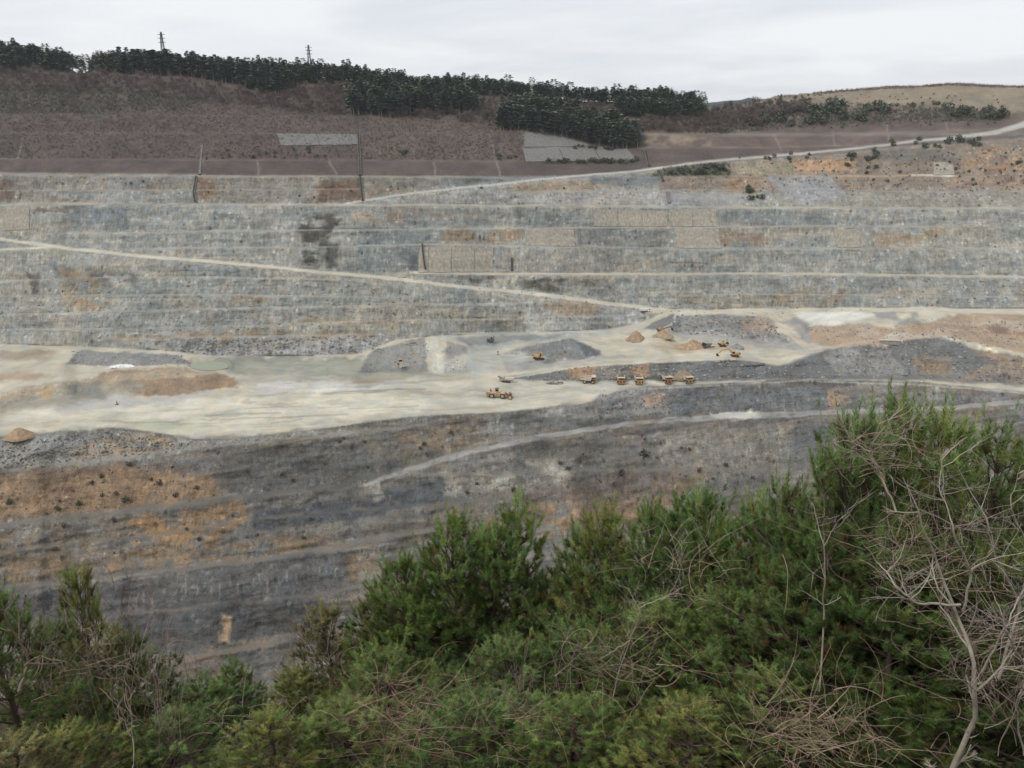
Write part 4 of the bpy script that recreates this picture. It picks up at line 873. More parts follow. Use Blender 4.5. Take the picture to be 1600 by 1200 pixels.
# scrub: short bare stems over the brown slopes
def scrub(polys, name, lb, c0, h0, h1_):
    nb_items = []
    for poly, n in polys:
        for x, y in sample(poly, n): nb_items.append((at(x, y), rg.uniform(h0, h1_)))
    Pn = np.array([p for p, h in nb_items]); Hn = np.array([h for p, h in nb_items]); k = 7; n = len(Pn); r = np.random.default_rng(5)
    b = np.repeat(Pn, k, 0) + np.concatenate([r.normal(0, .5, (n * k, 2)), -0.2 * np.ones((n * k, 1))], 1); hh = np.repeat(Hn, k)[:, None]
    d = unit(np.concatenate([r.normal(0, .45, (n * k, 2)), np.ones((n * k, 1))], 1)); sd = unit(np.cross(d, r.normal(0, 1, (n * k, 3)))) * 0.16
    V = np.stack([b - sd, b + sd, b + d * hh * (0.6 + 0.6 * r.random((n * k, 1)))], 1).reshape(-1, 3)
    col = np.repeat(np.array(c0) * (0.9 + 0.35 * r.random((n * k, 1))), 3, 0); q = NB(); q.add(V, np.arange(len(V)).reshape(-1, 3), col)
    tag(link(name, q.mesh(name, m_bare)), lb, 'scrub', kind='stuff')
scrub([([(-210, 112), (200, 118), (420, 155), (560, 182), (560, 205), (-210, 205)], 7000), ([(-210, 205), (560, 205), (560, 248), (-210, 248)], 3000), ([(565, 185), (700, 172), (820, 200), (815, 250), (565, 250)], 2200), ([(1100, 180), (1250, 168), (1560, 172), (1560, 190), (1200, 200), (1100, 208)], 2200)],
      'brown_scrub', 'low leafless brown scrub over the upper hillside', (0.125, 0.098, 0.090), 1.2, 3.0)
fr = [(x, rdg(x)) for x in range(1270, 1811, 30)]
scrub([(fr + [(x, y + 3.5) for x, y in fr[::-1]], 1500)], 'hilltop_fringe', 'wispy leafless fringe along the grassy hilltop', (0.20, 0.155, 0.13), 1.2, 3.4)
scrub([([(-210, 130), (120, 134), (320, 152), (290, 172), (120, 178), (-210, 178)], 2400)], 'young_conifer_belt', 'belt of small dark green saplings across the left hillside', (0.062, 0.075, 0.045), 2.0, 4.0)

scrub([([(1110, 205), (1150, 185), (1230, 163), (1380, 160), (1480, 170), (1570, 176), (1570, 190), (1400, 190), (1250, 200), (1120, 210)], 1500), ([(1040, 262), (1140, 254), (1140, 274), (1010, 276)], 260), ([(850, 251), (1000, 250), (1000, 256), (850, 257)], 160)], 'evergreen_thicket', 'dusky green thicket below the grassy hilltop and along the upper road', (0.085, 0.096, 0.068), 2.0, 4.6)
# countable bushes
def bush_mesh(seed, c):
    r = np.random.default_rng(seed); n = 90; a = r.normal(0, 1, (n, 3)); a = unit(a) * (r.random((n, 1)) ** .45) * np.array([.5, .5, .5]); a[:, 2] += .45
    s = 0.15; d1 = unit(r.normal(0, 1, (n, 3))) * s; d2 = unit(np.cross(d1, r.normal(0, 1, (n, 3)))) * s
    V = np.stack([a - d1, a + d1, a + d2], 1).reshape(-1, 3); q = NB(); q.add(V, np.arange(3 * n).reshape(-1, 3), np.repeat(np.array(c) * (.5 + r.random((n, 1))), 3, 0))
    return q.mesh('bush', m_con)
BU = [bush_mesh(i, (0.085, 0.098, 0.066)) for i in range(3)]; BB = [bush_mesh(20 + i, (0.12, 0.095, 0.068)) for i in range(2)]
def bushes(poly, n, s0, s1, lb, gr, meshes=BU):
    for x, y in sample(poly, n):
        p = at(x, y); s = rg.uniform(s0, s1) * mpp(x, y); o = link('bush', rg.choice(meshes), None, p); o.scale = (s * rg.uniform(1, 1.5), s * 1.1, s); o.rotation_euler = (0, 0, rg.uniform(0, 6)); tag(o, lb, 'bush', gr)
bushes([(1180, 178), (1230, 165), (1360, 162), (1400, 172), (1390, 188), (1200, 200), (1110, 208), (1150, 190)], 48, 8, 15, 'dusky evergreen bush in the thicket below the grassy hilltop', 'bushes in the thicket below the grassy hilltop')
bushes([(1480, 172), (1580, 175), (1585, 188), (1490, 186)], 16, 8, 13, 'green bush at the right end of the terrace below the grassy hilltop', 'bushes at the right end of the hilltop terrace')
bushes([(1190, 152), (1260, 146), (1300, 150), (1250, 160), (1200, 158)], 14, 2.5, 4.5, 'tiny dark shrub dotted on the pale grass slope', 'shrubs dotted on pale grass')
bushes([(1400, 160), (1470, 160), (1470, 168), (1400, 168)], 7, 4, 7, 'small dark shrub in the middle of the grassy hill', 'shrubs mid grassy hill')
bushes([(1050, 268), (1140, 258), (1140, 274), (1040, 276)], 20, 5, 9, 'green bush packed on the bank just below the upper road', 'bushes on the bank below the upper road')
bushes([(1300, 242), (1370, 236), (1385, 262), (1360, 274), (1320, 262)], 16, 4, 8, 'dark bush in the clump right of the orange cut', 'bushes in the clump right of the orange cut')
bushes([(1380, 224), (1545, 212), (1545, 228), (1400, 236)], 16, 5, 10, 'dark green bush beside the rising right end of the upper road', 'bushes beside the right end of the upper road')
bushes([(1150, 245), (1300, 238), (1300, 248), (1160, 254)], 10, 3, 6, 'small bush strung along the lower edge of the upper road', 'bushes strung along the upper road')
bushes([(1160, 290), (1195, 300), (1190, 318), (1165, 312)], 9, 5, 9, 'bush tumbling down the brown gully at right centre', 'bushes in the brown gully')
bushes([(1300, 262), (1600, 250), (1600, 300), (1350, 290)], 16, 3, 5, 'small dark shrub scattered over the orange upper slope', 'shrubs on the orange upper slope')
bushes([(850, 252), (1000, 251), (1000, 256), (850, 257)], 22, 5, 8, 'bush in the hedge along the foot of the long grey panel', 'hedge along the foot of the grey panel')
bushes([(900, 229), (965, 232), (960, 236), (880, 232)], 12, 4, 7, 'bush on the ledge above the long grey panel', 'bushes on the ledge above the grey panel')
bushes([(320, 235), (500, 232), (510, 246), (320, 250)], 14, 3, 6, 'dark bush in the row above the brown strip, left hillside', 'bushes above the brown strip at left')
bushes([(620, 238), (640, 238), (640, 246), (620, 246)], 5, 4, 7, 'bush in the small clump on the central brown slope', 'bushes on the central brown slope')
bushes([(775, 244), (820, 244), (820, 250), (775, 250)], 8, 3, 6, 'bush just left of the long grey panel', 'bushes left of the grey panel')
bushes([(-60, 280), (1030, 282), (1030, 316), (-60, 316)], 12, 2.5, 4, 'tiny shrub rooted on the highest rock bench', 'shrubs on the highest rock bench')
bushes([(0, 730), (300, 722), (345, 775), (100, 805), (0, 815)], 16, 4, 9, 'scrubby bush on the orange brown slope at lower left', 'bushes on the lower left orange slope', BU + BB)
bushes([(60, 815), (380, 780), (560, 800), (500, 850), (60, 890)], 10, 3, 7, 'low shrub on the lower left rock ledges', 'shrubs on the lower left ledges', BU + BB)
bushes([(640, 745), (900, 690), (1300, 670), (1200, 760), (800, 800)], 18, 4, 9, 'low shrub on the slope under the pale lower ramp road', 'shrubs under the lower ramp road', BU + BB + BB)
bushes([(1000, 712), (1014, 712), (1014, 716), (1000, 716)], 1, 15, 16, 'largest lone green bush on the slope under the lower ramp road', 'lone bush')
bushes([(450, 690), (640, 670), (720, 670), (600, 735), (420, 760)], 10, 3, 7, 'low shrub on the dark slope between floor and lower ramp', 'shrubs between floor and lower ramp', BU + BB)

def tiny(polys):
    nb = NB(); r = np.random.default_rng(9)
    for poly, n, s0, s1, c in polys:
        for x, y in sample(poly, n):
            p = np.array(at(x, y)); s = rg.uniform(s0, s1) * mpp(x, y); k = 14; a = unit(r.normal(0, 1, (k, 3))) * .45 * r.random((k, 1)); a[:, 2] += .3
            d1 = unit(r.normal(0, 1, (k, 3))) * .26; d2 = unit(np.cross(d1, r.normal(0, 1, (k, 3)))) * .26
            nb.add(np.stack([a - d1, a + d1, a + d2], 1).reshape(-1, 3) * s + p, np.arange(3 * k).reshape(-1, 3), np.repeat(np.array(c) * (.5 + r.random((k, 1))), 3, 0))
    tag(link('tiny_shrubs', nb.mesh('tiny_shrubs', m_con)), 'specks of dry grass and tiny shrubs over the terraces', 'shrubs', kind='stuff')
gcol, bcol = (0.10, 0.112, 0.072), (0.15, 0.12, 0.088)
tiny([([(0, 730), (300, 722), (345, 775), (100, 805), (0, 815)], 70, 1.2, 4, bcol), ([(60, 815), (380, 780), (560, 800), (500, 850), (60, 890)], 60, 1.2, 3.5, bcol), ([(640, 745), (900, 690), (1300, 670), (1200, 760), (800, 800)], 130, 1.2, 4, bcol), ([(640, 745), (900, 690), (1300, 670), (1200, 760), (800, 800)], 30, 2, 4, gcol),
      ([(450, 690), (640, 670), (720, 670), (600, 735), (420, 760)], 60, 1.2, 3.5, bcol), ([(-60, 278), (1600, 282), (1600, 316), (-60, 316)], 200, 1.2, 3, gcol), ([(1050, 262), (1600, 232), (1600, 300), (1050, 300)], 260, 1.5, 4, gcol), ([(1180, 160), (1560, 165), (1560, 195), (1130, 208)], 160, 2, 6, gcol), ([(320, 225), (800, 225), (800, 250), (320, 250)], 90, 2, 4, gcol), ([(1190, 152), (1300, 144), (1560, 150), (1560, 165), (1200, 162)], 60, 1.5, 3.5, gcol)])
# loose rock on banks and faces: nobody could count it
def rock_mesh(seed):
    r = np.random.default_rng(seed); V = unit(np.array([(1, 0, 0), (-1, 0, 0), (0, 1, 0), (0, -1, 0), (0, 0, 1), (0, 0, -1), (.7, .7, .3), (-.6, -.7, .4)], float)) * (0.35 + .35 * r.random((8, 1)))
    Tq = [(0, 6, 4), (6, 2, 4), (2, 1, 4), (1, 7, 4), (7, 3, 4), (3, 0, 4), (0, 2, 6), (1, 3, 7), (2, 0, 5), (1, 2, 5), (3, 1, 5), (0, 3, 5)]
    q = NB(); q.add(V, Tq, (1, 1, 1)); return q
RK = [rock_mesh(i) for i in range(6)]
items = []
for poly, n, s0, s1 in (([(-100, 700), (180, 672), (300, 690), (560, 672), (290, 705), (-100, 742)], 900, .4, 1.6), ([(0, 740), (560, 680), (560, 850), (0, 920)], 700, .3, 1.0), ([(800, 592), (900, 574), (1150, 562), (1290, 590), (860, 597)], 400, .5, 2.0),
                        ([(1220, 575), (1400, 534), (1600, 556), (1600, 600), (1300, 592)], 500, .4, 1.8), ([(1040, 492), (1190, 492), (1240, 535), (1050, 520)], 350, .6, 2.2), ([(560, 580), (580, 548), (700, 526), (735, 580)], 260, .4, 1.5), ([(930, 610), (1330, 602), (1330, 640), (950, 650)], 420, .4, 1.6),
                        ([(230, 532), (590, 524), (600, 552), (300, 556)], 450, .6, 2.2), ([(800, 690), (1300, 660), (1300, 760), (620, 800)], 500, .3, 1.1), ([(110, 548), (290, 556), (300, 572), (110, 570)], 200, .5, 1.5), ([(0, 430), (1600, 436), (1600, 478), (0, 530)], 900, .5, 2.0), ([(1260, 510), (1420, 510), (1600, 500), (1600, 545), (1300, 540)], 300, .5, 1.8)):
    for x, y in sample(poly, n):
        if 668 < x < 700 and y < 590: continue
        s = rg.uniform(s0, s1); items.append((rg.randrange(6), at(x, y), (s * rg.uniform(.8, 1.5), s, s), rg.uniform(0, 6.28)))
nb = NB()
for k, p, s, a in items:
    V = np.concatenate(RK[k].V); ca, sa = math.cos(a), math.sin(a); V2 = V * np.array(s); V2 = np.stack([V2[:, 0] * ca - V2[:, 1] * sa, V2[:, 0] * sa + V2[:, 1] * ca, V2[:, 2]], 1) + np.array(p)
    lo = p.z < -180; g = rg.uniform(.09, .24) if lo else rg.uniform(.14, .38); nb.add(V2, RK[k].T[0], np.array([g, g * .97, g * .91]))
tag(link('loose_rock', nb.mesh('loose_rock', vcol_material('loose_rock_stone', 0.95, 0.1, 0.25, 0.8))), 'loose broken rock scattered over banks and faces', 'rubble', kind='stuff')

# ------------------------------------------------------------------ heaps
def heap(px, py, wpx, hpx, c, lb, name='gravel_heap', ey=0.8, seed=0, rz=0):
    p = at(px, py); k = mpp(px, py); rx = wpx * k / 2; H = hpx * k * 1.1; nr, na = 10, 26; vs, fs = [(0, 0, H)], []
    for i in range(1, nr + 1):
        t = i / nr
        for j in range(na):
            a = 2 * math.pi * j / na; rr_ = t * (1 + 0.34 * float(fbm(math.cos(a) * 1.6 + seed, math.sin(a) * 1.6, seed)))
            z = H * (1 - t) ** 0.92 * (1 + 0.45 * float(fbm(math.cos(a) * 2.6 * t + seed, math.sin(a) * 2 * t, seed + 3))) - 0.6 * (t > .99)
            vs.append((rx * rr_ * math.cos(a), rx * ey * rr_ * math.sin(a), z))
    for j in range(na): fs.append((0, 1 + j, 1 + (j + 1) % na))
    for i in range(nr - 1):
        for j in range(na): a0 = 1 + i * na + j; a1 = 1 + i * na + (j + 1) % na; fs.append((a0, a0 + na, a1 + na, a1))
    o = MB().add(vs, fs).build(name, plain(name, c, 0.95, 0.1, 0.4, 0.5), None, p); o.rotation_euler = (0, 0, rz); tag(o, lb, 'heap'); return o
heap(994, 532, 34, 15, (0.33, 0.24, 0.16), 'brown cone shaped gravel heap standing alone on the upper floor', seed=1)
heap(1036, 526, 34, 9, (0.34, 0.26, 0.18), 'flat topped brown heap under the orange excavator', seed=2)
heap(1082, 543, 52, 11, (0.36, 0.27, 0.175), 'long low brown heap fed by the screening plant', seed=3, ey=.6)
heap(1151, 543, 24, 6, (0.25, 0.245, 0.235), 'small grey heap right of the screening plant', seed=4)
heap(1068, 591, 38, 14, (0.31, 0.245, 0.175), 'tan gravel heap behind the last dump truck', seed=5, ey=.5)
heap(30, 682, 40, 11, (0.36, 0.255, 0.165), 'tan heap at the near left edge of the quarry floor', seed=6)
heap(196, 572.5, 46, 3.5, (0.72, 0.72, 0.72), 'thin white heap at the foot of the left grey bank', seed=7, ey=.25)
heap(1172, 568, 44, 3, (0.16, 0.16, 0.165), 'thin dark ridge of spoil lying on the pale upper floor', seed=8, ey=.3)

# ------------------------------------------------------------------ machines
M = dict(yellow=plain('worn_yellow_paint', (0.46, 0.29, 0.12), 0.75, 0.2, 0.3, .8), orange=plain('worn_orange_paint', (0.40, 0.20, 0.10), 0.75, 0.2, 0.3, .8), tan=plain('dusty_tan_paint', (0.52, 0.37, 0.23), 0.75, 0.2, 0.22, .7),
         cream=plain('dusty_steel_bed', (0.56, 0.50, 0.40), 0.85, 0.15, 0.2, .7), dark=plain('dark_steel', (0.035, 0.034, 0.032), 0.7, 0.3, 0.3, 1), tyre=plain('dusty_tyre', (0.06, 0.055, 0.048), 0.95, 0.1, 0.4, 1.5), rim=plain('dusty_rim', (0.42, 0.34, 0.22), 0.8, 0.2, 0.2, 2),
         glass=plain('cab_glass', (0.02, 0.025, 0.028), 0.15, 0.5, 0.1, 1), white=plain('dusty_white_paint', (0.66, 0.65, 0.61), 0.6, 0.3, 0.15, .8), grey=plain('grey_machine_paint', (0.12, 0.125, 0.12), 0.7, 0.3, 0.3, .9), pale=plain('pale_grey_steel', (0.34, 0.33, 0.30), 0.8, 0.2, 0.25, .8), red=plain('red_paint', (0.40, 0.07, 0.03), 0.6, 0.3, 0.2, 1), rust=plain('brown_steel', (0.20, 0.11, 0.06), 0.8, 0.2, 0.3, 1), lamp=plain('lamp_lens', (0.75, 0.75, 0.7), 0.2, 0.5, 0.05, 1))
def wheel(parent, x, y, r, w):
    o = MB().cyl((0, -w / 2, 0), (0, w / 2, 0), r, 20).build('wheel', M['tyre'], parent, (x, y, r))
    MB().cyl((0, -w / 2 - .06, 0), (0, w / 2 + .06, 0), r * .56, 16).build('rim', M['rim'], o); return o
def track(parent, y, L, h, w):
    pr = [(-L / 2 + h * .4, 0), (L / 2 - h * .4, 0), (L / 2, h * .45), (L / 2 - h * .25, h), (-L / 2 + h * .25, h), (-L / 2, h * .45)]
    o = MB().prism(pr, y - w / 2, y + w / 2).build('track', M['dark'], parent)
    q = MB()
    for i in range(5): x = -L / 2 + h * .6 + i * (L - h * 1.2) / 4; q.cyl((x, y - w / 2 - .05, h * .45), (x, y + w / 2 + .05, h * .45), h * .28, 10)
    q.build('rollers', M['rust'], o); return o
def put(root, px, py, rz, sc=1.0): root.location = at(px, py) + Vector((0, 0, -0.05)); root.rotation_euler = (0, 0, rz); root.scale = (sc,) * 3
def dump_truck(lb, body, px, py, rz):
    t = empty('dump_truck'); tag(t, lb, 'dump truck', 'dump trucks lined up below the grey bank')
    MB().box((0, 0, 1.55), (9.0, 2.2, .7)).box((3.2, 0, 1.9), (2.8, 2.6, 1.0)).build('chassis', M['dark'], t)
    h = MB().box((4.3, 0, 2.1), (1.5, 3.0, 1.5)).box((4.6, 0, .95), (.8, 4.6, .6)).box((3.9, 0, 2.95), (2.2, 4.9, .18)).build('nose', body, t)
    g = MB()
    for i in range(5): g.box((5.08, 0, 1.55 + i * .26), (.06, 1.7, .12))
    g.build('radiator_grille', M['dark'], h)
    for s in (-1, 1): MB().cyl((5.05, s * 1.15, 1.85), (5.12, s * 1.15, 1.85), .2, 10).build('headlight', M['lamp'], t)
    cb = MB().box((3.3, 1.15, 3.7), (1.7, 1.7, 1.4), None, .92).build('cab', body, t)
    MB().box((4.14, 1.15, 3.85), (.08, 1.3, .75)).box((3.3, 2.0, 3.85), (1.1, .08, .75)).box((3.3, .3, 3.85), (1.1, .08, .75)).build('window', M['glass'], cb)
    sd = [(-5.3, 3.4), (-4.9, 2.6), (-1, 2.3), (1.6, 2.2), (2.3, 4.55), (1.9, 4.75), (-4.9, 4.05)]
    bed = MB().prism(sd, -2.55, -2.3).prism(sd, 2.3, 2.55).prism([(1.5, 2.2), (1.8, 2.2), (2.5, 4.6), (4.9, 4.75), (4.9, 4.95), (2.2, 4.85)], -2.55, 2.55).build('dump_bed', M['cream'], t)
    MB().prism([(-5.2, 3.3), (-4.8, 2.7), (-1, 2.4), (1.6, 2.3), (1.6, 2.6), (-1, 2.75), (-4.7, 3.1)], -2.29, 2.29).build('bed_floor', M['rust'], bed)
    q = MB()
    for x in (-3.6, -2.2, -.8, .6): q.box((x, 2.62, 3.35), (.25, .14, 1.3)).box((x, -2.62, 3.35), (.25, .14, 1.3))
    q.build('bed_rib', M['cream'], bed)
    for x, w in ((3.1, .9), (-2.3, 1.7)):
        for s in (-1, 1): wheel(t, x, s * (2.35 - w / 2 + .1), 1.22, w)
    r = MB()
    for y in (-2.2, -1.2): r.bar((5.0, y, .9), (4.9, y, 3.0), .08)
    for i in range(5): r.bar((4.98, -2.2, 1.1 + i * .42), (4.98, -1.2, 1.1 + i * .42), .06)
    r.build('ladder', M['dark'], t); r = MB()
    for y in (-2.3, -.2): r.bar((4.85, y, 3.04), (4.85, y, 4.0), .06)
    r.bar((4.85, -2.3, 4.0), (4.85, -.2, 4.0), .06).build('handrail', M['dark'], t)
    put(t, px, py, rz, 1.02); return t
dump_truck('dusty tan dump truck seen side on, leftmost of the row', M['orange'], 919, 598, R(-8))
dump_truck('dump truck facing us, second of the row, nearest the side on truck', M['orange'], 970, 598, R(-96))
dump_truck('dump truck facing us in front of the orange rock stain', M['yellow'], 998, 598.5, R(-92))
dump_truck('dump truck facing us, fourth of the row, left of the tan heap', M['orange'], 1042, 597, R(-80))
dump_truck('orange dump truck facing us at the right end of the row', M['yellow'], 1074, 597, R(-78))
def excavator(lb, body, px, py, rz, turn, joints, boomc=None, sc=1.0):
    t = empty('excavator'); tag(t, lb, 'excavator', 'excavators on the upper floor'); boomc = boomc or body
    for s in (-1, 1): track(t, s * 1.45, 5.2, 1.1, .75)
    MB().box((0, 0, .95), (2.4, 2.3, .5)).cyl((0, 0, 1.1), (0, 0, 1.45), 1.0).build('undercarriage', M['dark'], t)
    rot = Matrix.Rotation(turn, 4, 'Z')
    def sub(mb): mb.v = [tuple(rot @ Vector(v)) for v in mb.v]; return mb
    h = sub(MB().prism([(-3.1, 1.5), (1.9, 1.5), (1.9, 2.3), (-.2, 2.6), (-2.7, 2.75), (-3.2, 2.2)], -1.5, 1.5)).build('house', body, t)
    sub(MB().box((-3.0, 0, 2.0), (.7, 3.1, 1.1))).build('counterweight', M['dark'], h)
    c = sub(MB().box((1.1, 1.0, 2.75), (1.7, 1.0, 1.9), None, .9)).build('cab', body, t)
    sub(MB().box((1.93, 1.0, 2.95), (.1, .85, 1.2)).box((1.1, 1.5, 2.95), (1.2, .1, 1.1))).build('window', M['glass'], c)
    j = [Vector((a, -.1, b)) for a, b in joints]
    b_ = MB()
    for k in range(len(j) - 2): b_.bar(j[k], j[k + 1], .55, .75 - .12 * k)
    sub(b_).build('boom', boomc, t); sub(MB().bar(j[-2], j[-1], .4, .5)).build('stick', boomc, t)
    e = j[-1]; bk = MB().prism([(e.x - .3, e.z + .3), (e.x + .5, e.z + .2), (e.x + .7, e.z - .9), (e.x - .2, e.z - 1.3), (e.x - 1.1, e.z - .9)], -.9, .7); sub(bk).build('bucket', M['dark'], t)
    sub(MB().bar(j[0] + Vector((.5, 0, -.3)), (j[1] + j[0]) * .5 + Vector((.3, 0, -.2)), .16)).build('ram', M['pale'], t)
    put(t, px, py, rz, sc); return t
excavator('yellow excavator with boom folded down, alone on the grey middle level', M['yellow'], 840, 561, R(20), R(-75), [(1.3, 2.0), (3.0, 5.2), (5.0, 5.0), (5.6, 1.8)], sc=1.15)
excavator('yellow excavator reaching its boom far left over the bank edge', M['yellow'], 1148, 557, 0, R(178), [(1.3, 2.0), (4.2, 5.2), (8.0, 4.4), (11.4, 1.6)], sc=1.1)
excavator('orange excavator with dark arm perched on the flat brown heap', M['orange'], 1033, 518.5, R(5), R(5), [(1.3, 2.0), (4.4, 3.4), (7.4, 3.8), (9.0, 2.4)], M['grey'], sc=1.0)
excavator('dusty excavator with raised pale bucket right of the screening plant', M['yellow'], 1129, 541, R(90), R(-60), [(1.3, 2.0), (2.6, 5.4), (4.0, 5.0), (4.4, 2.2)], M['cream'], sc=1.05)
# big wheel loader on the floor
t = empty('wheel_loader'); tag(t, 'large brown yellow wheel loader side on in the middle of the floor', 'wheel loader')
b0 = MB().prism([(-7.6, 1.6), (-1.0, 1.3), (-.6, 3.6), (-6.6, 4.2), (-7.8, 3.6)], -1.7, 1.7).build('engine_body', M['tan'], t)
q = MB()
for i in range(4): q.box((-7.2 + i * .55, 0, 3.0), (.2, 3.5, 1.9))
q.build('cooling_fins', M['rust'], b0)
MB().cyl((-5.0, .6, 4.1), (-5.0, .6, 5.9), .2, 8).cyl((-4.4, -.6, 4.1), (-4.4, -.6, 5.2), .25, 8).build('exhaust', M['dark'], b0)
MB().prism([(-.6, 1.2), (4.6, 1.4), (4.2, 2.7), (2.6, 3.6), (-.2, 3.3)], -1.3, 1.3).build('front_frame', M['tan'], t)
cb = MB().box((-.6, 0, 4.9), (2.2, 2.2, 2.4), None, .9).build('cab', M['tan'], t)
MB().box((-.6, 0, 5.2), (1.7, 2.28, 1.2), None, .92).box((-.6, 0, 5.2), (2.3, 1.7, 1.2), None, .92).build('window', M['glass'], cb); MB().box((-.6, 0, 6.2), (2.5, 2.5, .18)).build('roof', M['rust'], cb)
for x in (-3.8, 3.2):
    for s in (-1, 1): wheel(t, x, s * 2.0, 1.75, 1.3)
    MB().prism([(x - 2.0, 2.4), (x - 1.3, 3.7), (x + 1.3, 3.7), (x + 2.0, 2.4), (x + 1.5, 3.3), (x - 1.5, 3.3)], -2.65, 2.65).build('mudguard', M['tan'], t)
for s in (-1, 1): MB().bar((1.2, s * 1.0, 3.4), (5.2, s * 1.0, 2.9), .4, .6).bar((5.2, s * 1.0, 2.9), (7.4, s * 1.0, 1.2), .4, .6).build('lift_arm', M['rust'], t)
bk = MB().prism([(7.2, .2), (9.4, .15), (9.3, .4), (7.7, .6), (7.5, 2.6), (8.4, 3.2), (8.1, 3.4), (7.0, 2.8)], -2.9, 2.9).build('bucket', M['rust'], t)
MB().box((8.3, -2.95, 1.2), (1.5, .1, 2.0)).box((8.3, 2.95, 1.2), (1.5, .1, 2.0)).build('bucket_side', M['tan'], bk)
put(t, 778, 621, R(-6))
# bulldozer with pale blade
t = empty('bulldozer'); tag(t, 'tan bulldozer with wide pale blade below the grey bank left of the ramp', 'bulldozer')
for s in (-1, 1): track(t, s * 1.4, 5.2, 1.3, .7)
MB().prism([(-2.6, 1.0), (2.5, 1.0), (2.5, 2.3), (.4, 2.5), (-2.6, 2.2)], -1.0, 1.0).build('body', M['tan'], t)
cb = MB().box((-.8, 0, 3.1), (1.6, 1.7, 1.5), None, .9).build('cab', M['dark'], t); MB().box((-.8, 0, 3.9), (2.0, 2.0, .15)).build('roof', M['tan'], cb)
MB().prism([(3.2, .1), (3.7, .1), (3.5, 1.0), (3.9, 2.0), (3.4, 2.0), (3.1, 1.0)], -3.4, 3.4).build('blade', M['white'], t)
for s in (-1, 1): MB().bar((0, s * 1.9, .8), (3.3, s * 1.9, .9), .25, .4).build('push_arm', M['tan'], t)
MB().cyl((1.4, .5, 2.3), (1.4, .5, 3.6), .12, 8).build('exhaust', M['dark'], t); put(t, 627, 571, R(-48), 1.15)
# screening plant
t = empty('screening_plant'); tag(t, 'dark grey tracked screening plant with conveyor over the long brown heap', 'screening plant')
for s in (-1, 1): track(t, s * 1.2, 4.6, 1.0, .6)
MB().box((0, 0, 1.5), (8.4, 1.9, .8)).build('frame', M['grey'], t)
MB().box((.6, 0, 3.3), (3.6, 2.3, 1.5), Matrix.Rotation(R(15), 3, 'Y')).build('screen_box', M['dark'], t)
MB().prism([(2.8, 2.1), (5.4, 2.1), (6.4, 4.2), (2.4, 4.0)], -1.5, 1.5).build('hopper', M['grey'], t)
cv = MB().bar((-1.5, 0, 2.0), (-7.6, 0, 5.0), 1.1, .4).build('conveyor', M['grey'], t)
MB().bar((-3, -.5, 1.4), (-5.4, -.5, 3.6), .15).bar((-3, .5, 1.4), (-5.4, .5, 3.6), .15).build('conveyor_strut', M['dark'], cv)
MB().bar((4.5, 0, 1.3), (8.6, 0, 2.2), 1.0, .4).build('feed_conveyor', M['dark'], t); put(t, 1099, 544, R(-20), .98)
# pale tracked crusher
t = empty('tracked_crusher'); tag(t, 'pale grey low tracked crusher parked where the two pale ramps meet', 'crusher')
for s in (-1, 1): track(t, s * 1.3, 5.4, 1.1, .7)
MB().box((0, 0, 1.7), (9.4, 2.2, .9)).build('frame', M['pale'], t)
MB().prism([(-.8, 2.15), (4.8, 2.15), (5.2, 3.6), (-.6, 3.2)], -1.5, 1.5).build('hopper', M['cream'], t)
MB().bar((-2, 0, 2.2), (-5.6, 0, 3.7), 1.0, .45).build('conveyor', M['grey'], t); MB().box((-2.0, 0, 2.7), (1.6, 2.0, 1.1)).build('engine_box', M['pale'], t); put(t, 791, 597, R(-14), 1.05)
# dark drill rig on the grey slope
t = empty('drill_rig'); tag(t, 'dark grey drill rig parked on the grey slope above the middle level', 'drill rig')
for s in (-1, 1): track(t, s * 1.0, 3.8, .9, .5)
MB().prism([(-2.4, .9), (2.0, .9), (2.0, 2.0), (-1.4, 2.4), (-2.4, 2.2)], -1.1, 1.1).build('body', M['grey'], t); MB().box((1.0, .5, 2.5), (1.1, .9, 1.1)).build('cab', M['dark'], t)
MB().bar((2.2, -.4, .5), (2.5, -.4, 4.2), .35).build('mast', M['dark'], t); put(t, 766, 534, R(10), 1.15)
# white lorry on the haul road
t = empty('lorry'); tag(t, 'white lorry on the far haul road above the grey spoil slide', 'lorry')
MB().box((0, 0, .95), (7.6, 1.0, .35)).build('chassis', M['dark'], t); bd = MB().prism([(-3.9, 1.2), (1.5, 1.2), (1.5, 2.6), (-3.9, 2.6)], -1.2, 1.2).build('load_bed', M['white'], t)
q = MB()
for x in (-3.2, -2, -.8, .4): q.box((x, -1.24, 1.9), (.12, .06, 1.3))
q.build('bed_rib', M['pale'], bd)
cb = MB().prism([(2.0, .7), (4.0, .7), (4.0, 1.8), (3.7, 2.9), (2.0, 2.9)], -1.15, 1.15).build('cab', M['white'], t)
MB().prism([(3.78, 1.9), (4.03, 1.9), (3.75, 2.75), (3.6, 2.75)], -1.0, 1.0).box((2.95, 0, 2.3), (.9, 2.34, .6)).build('window', M['glass'], cb)
for x in (3.0, -1.6, -2.9):
    for s in (-1, 1): wheel(t, x, s * 1.0, .52, .35)
put(t, 1008, 487.6, R(-3), 1.12)
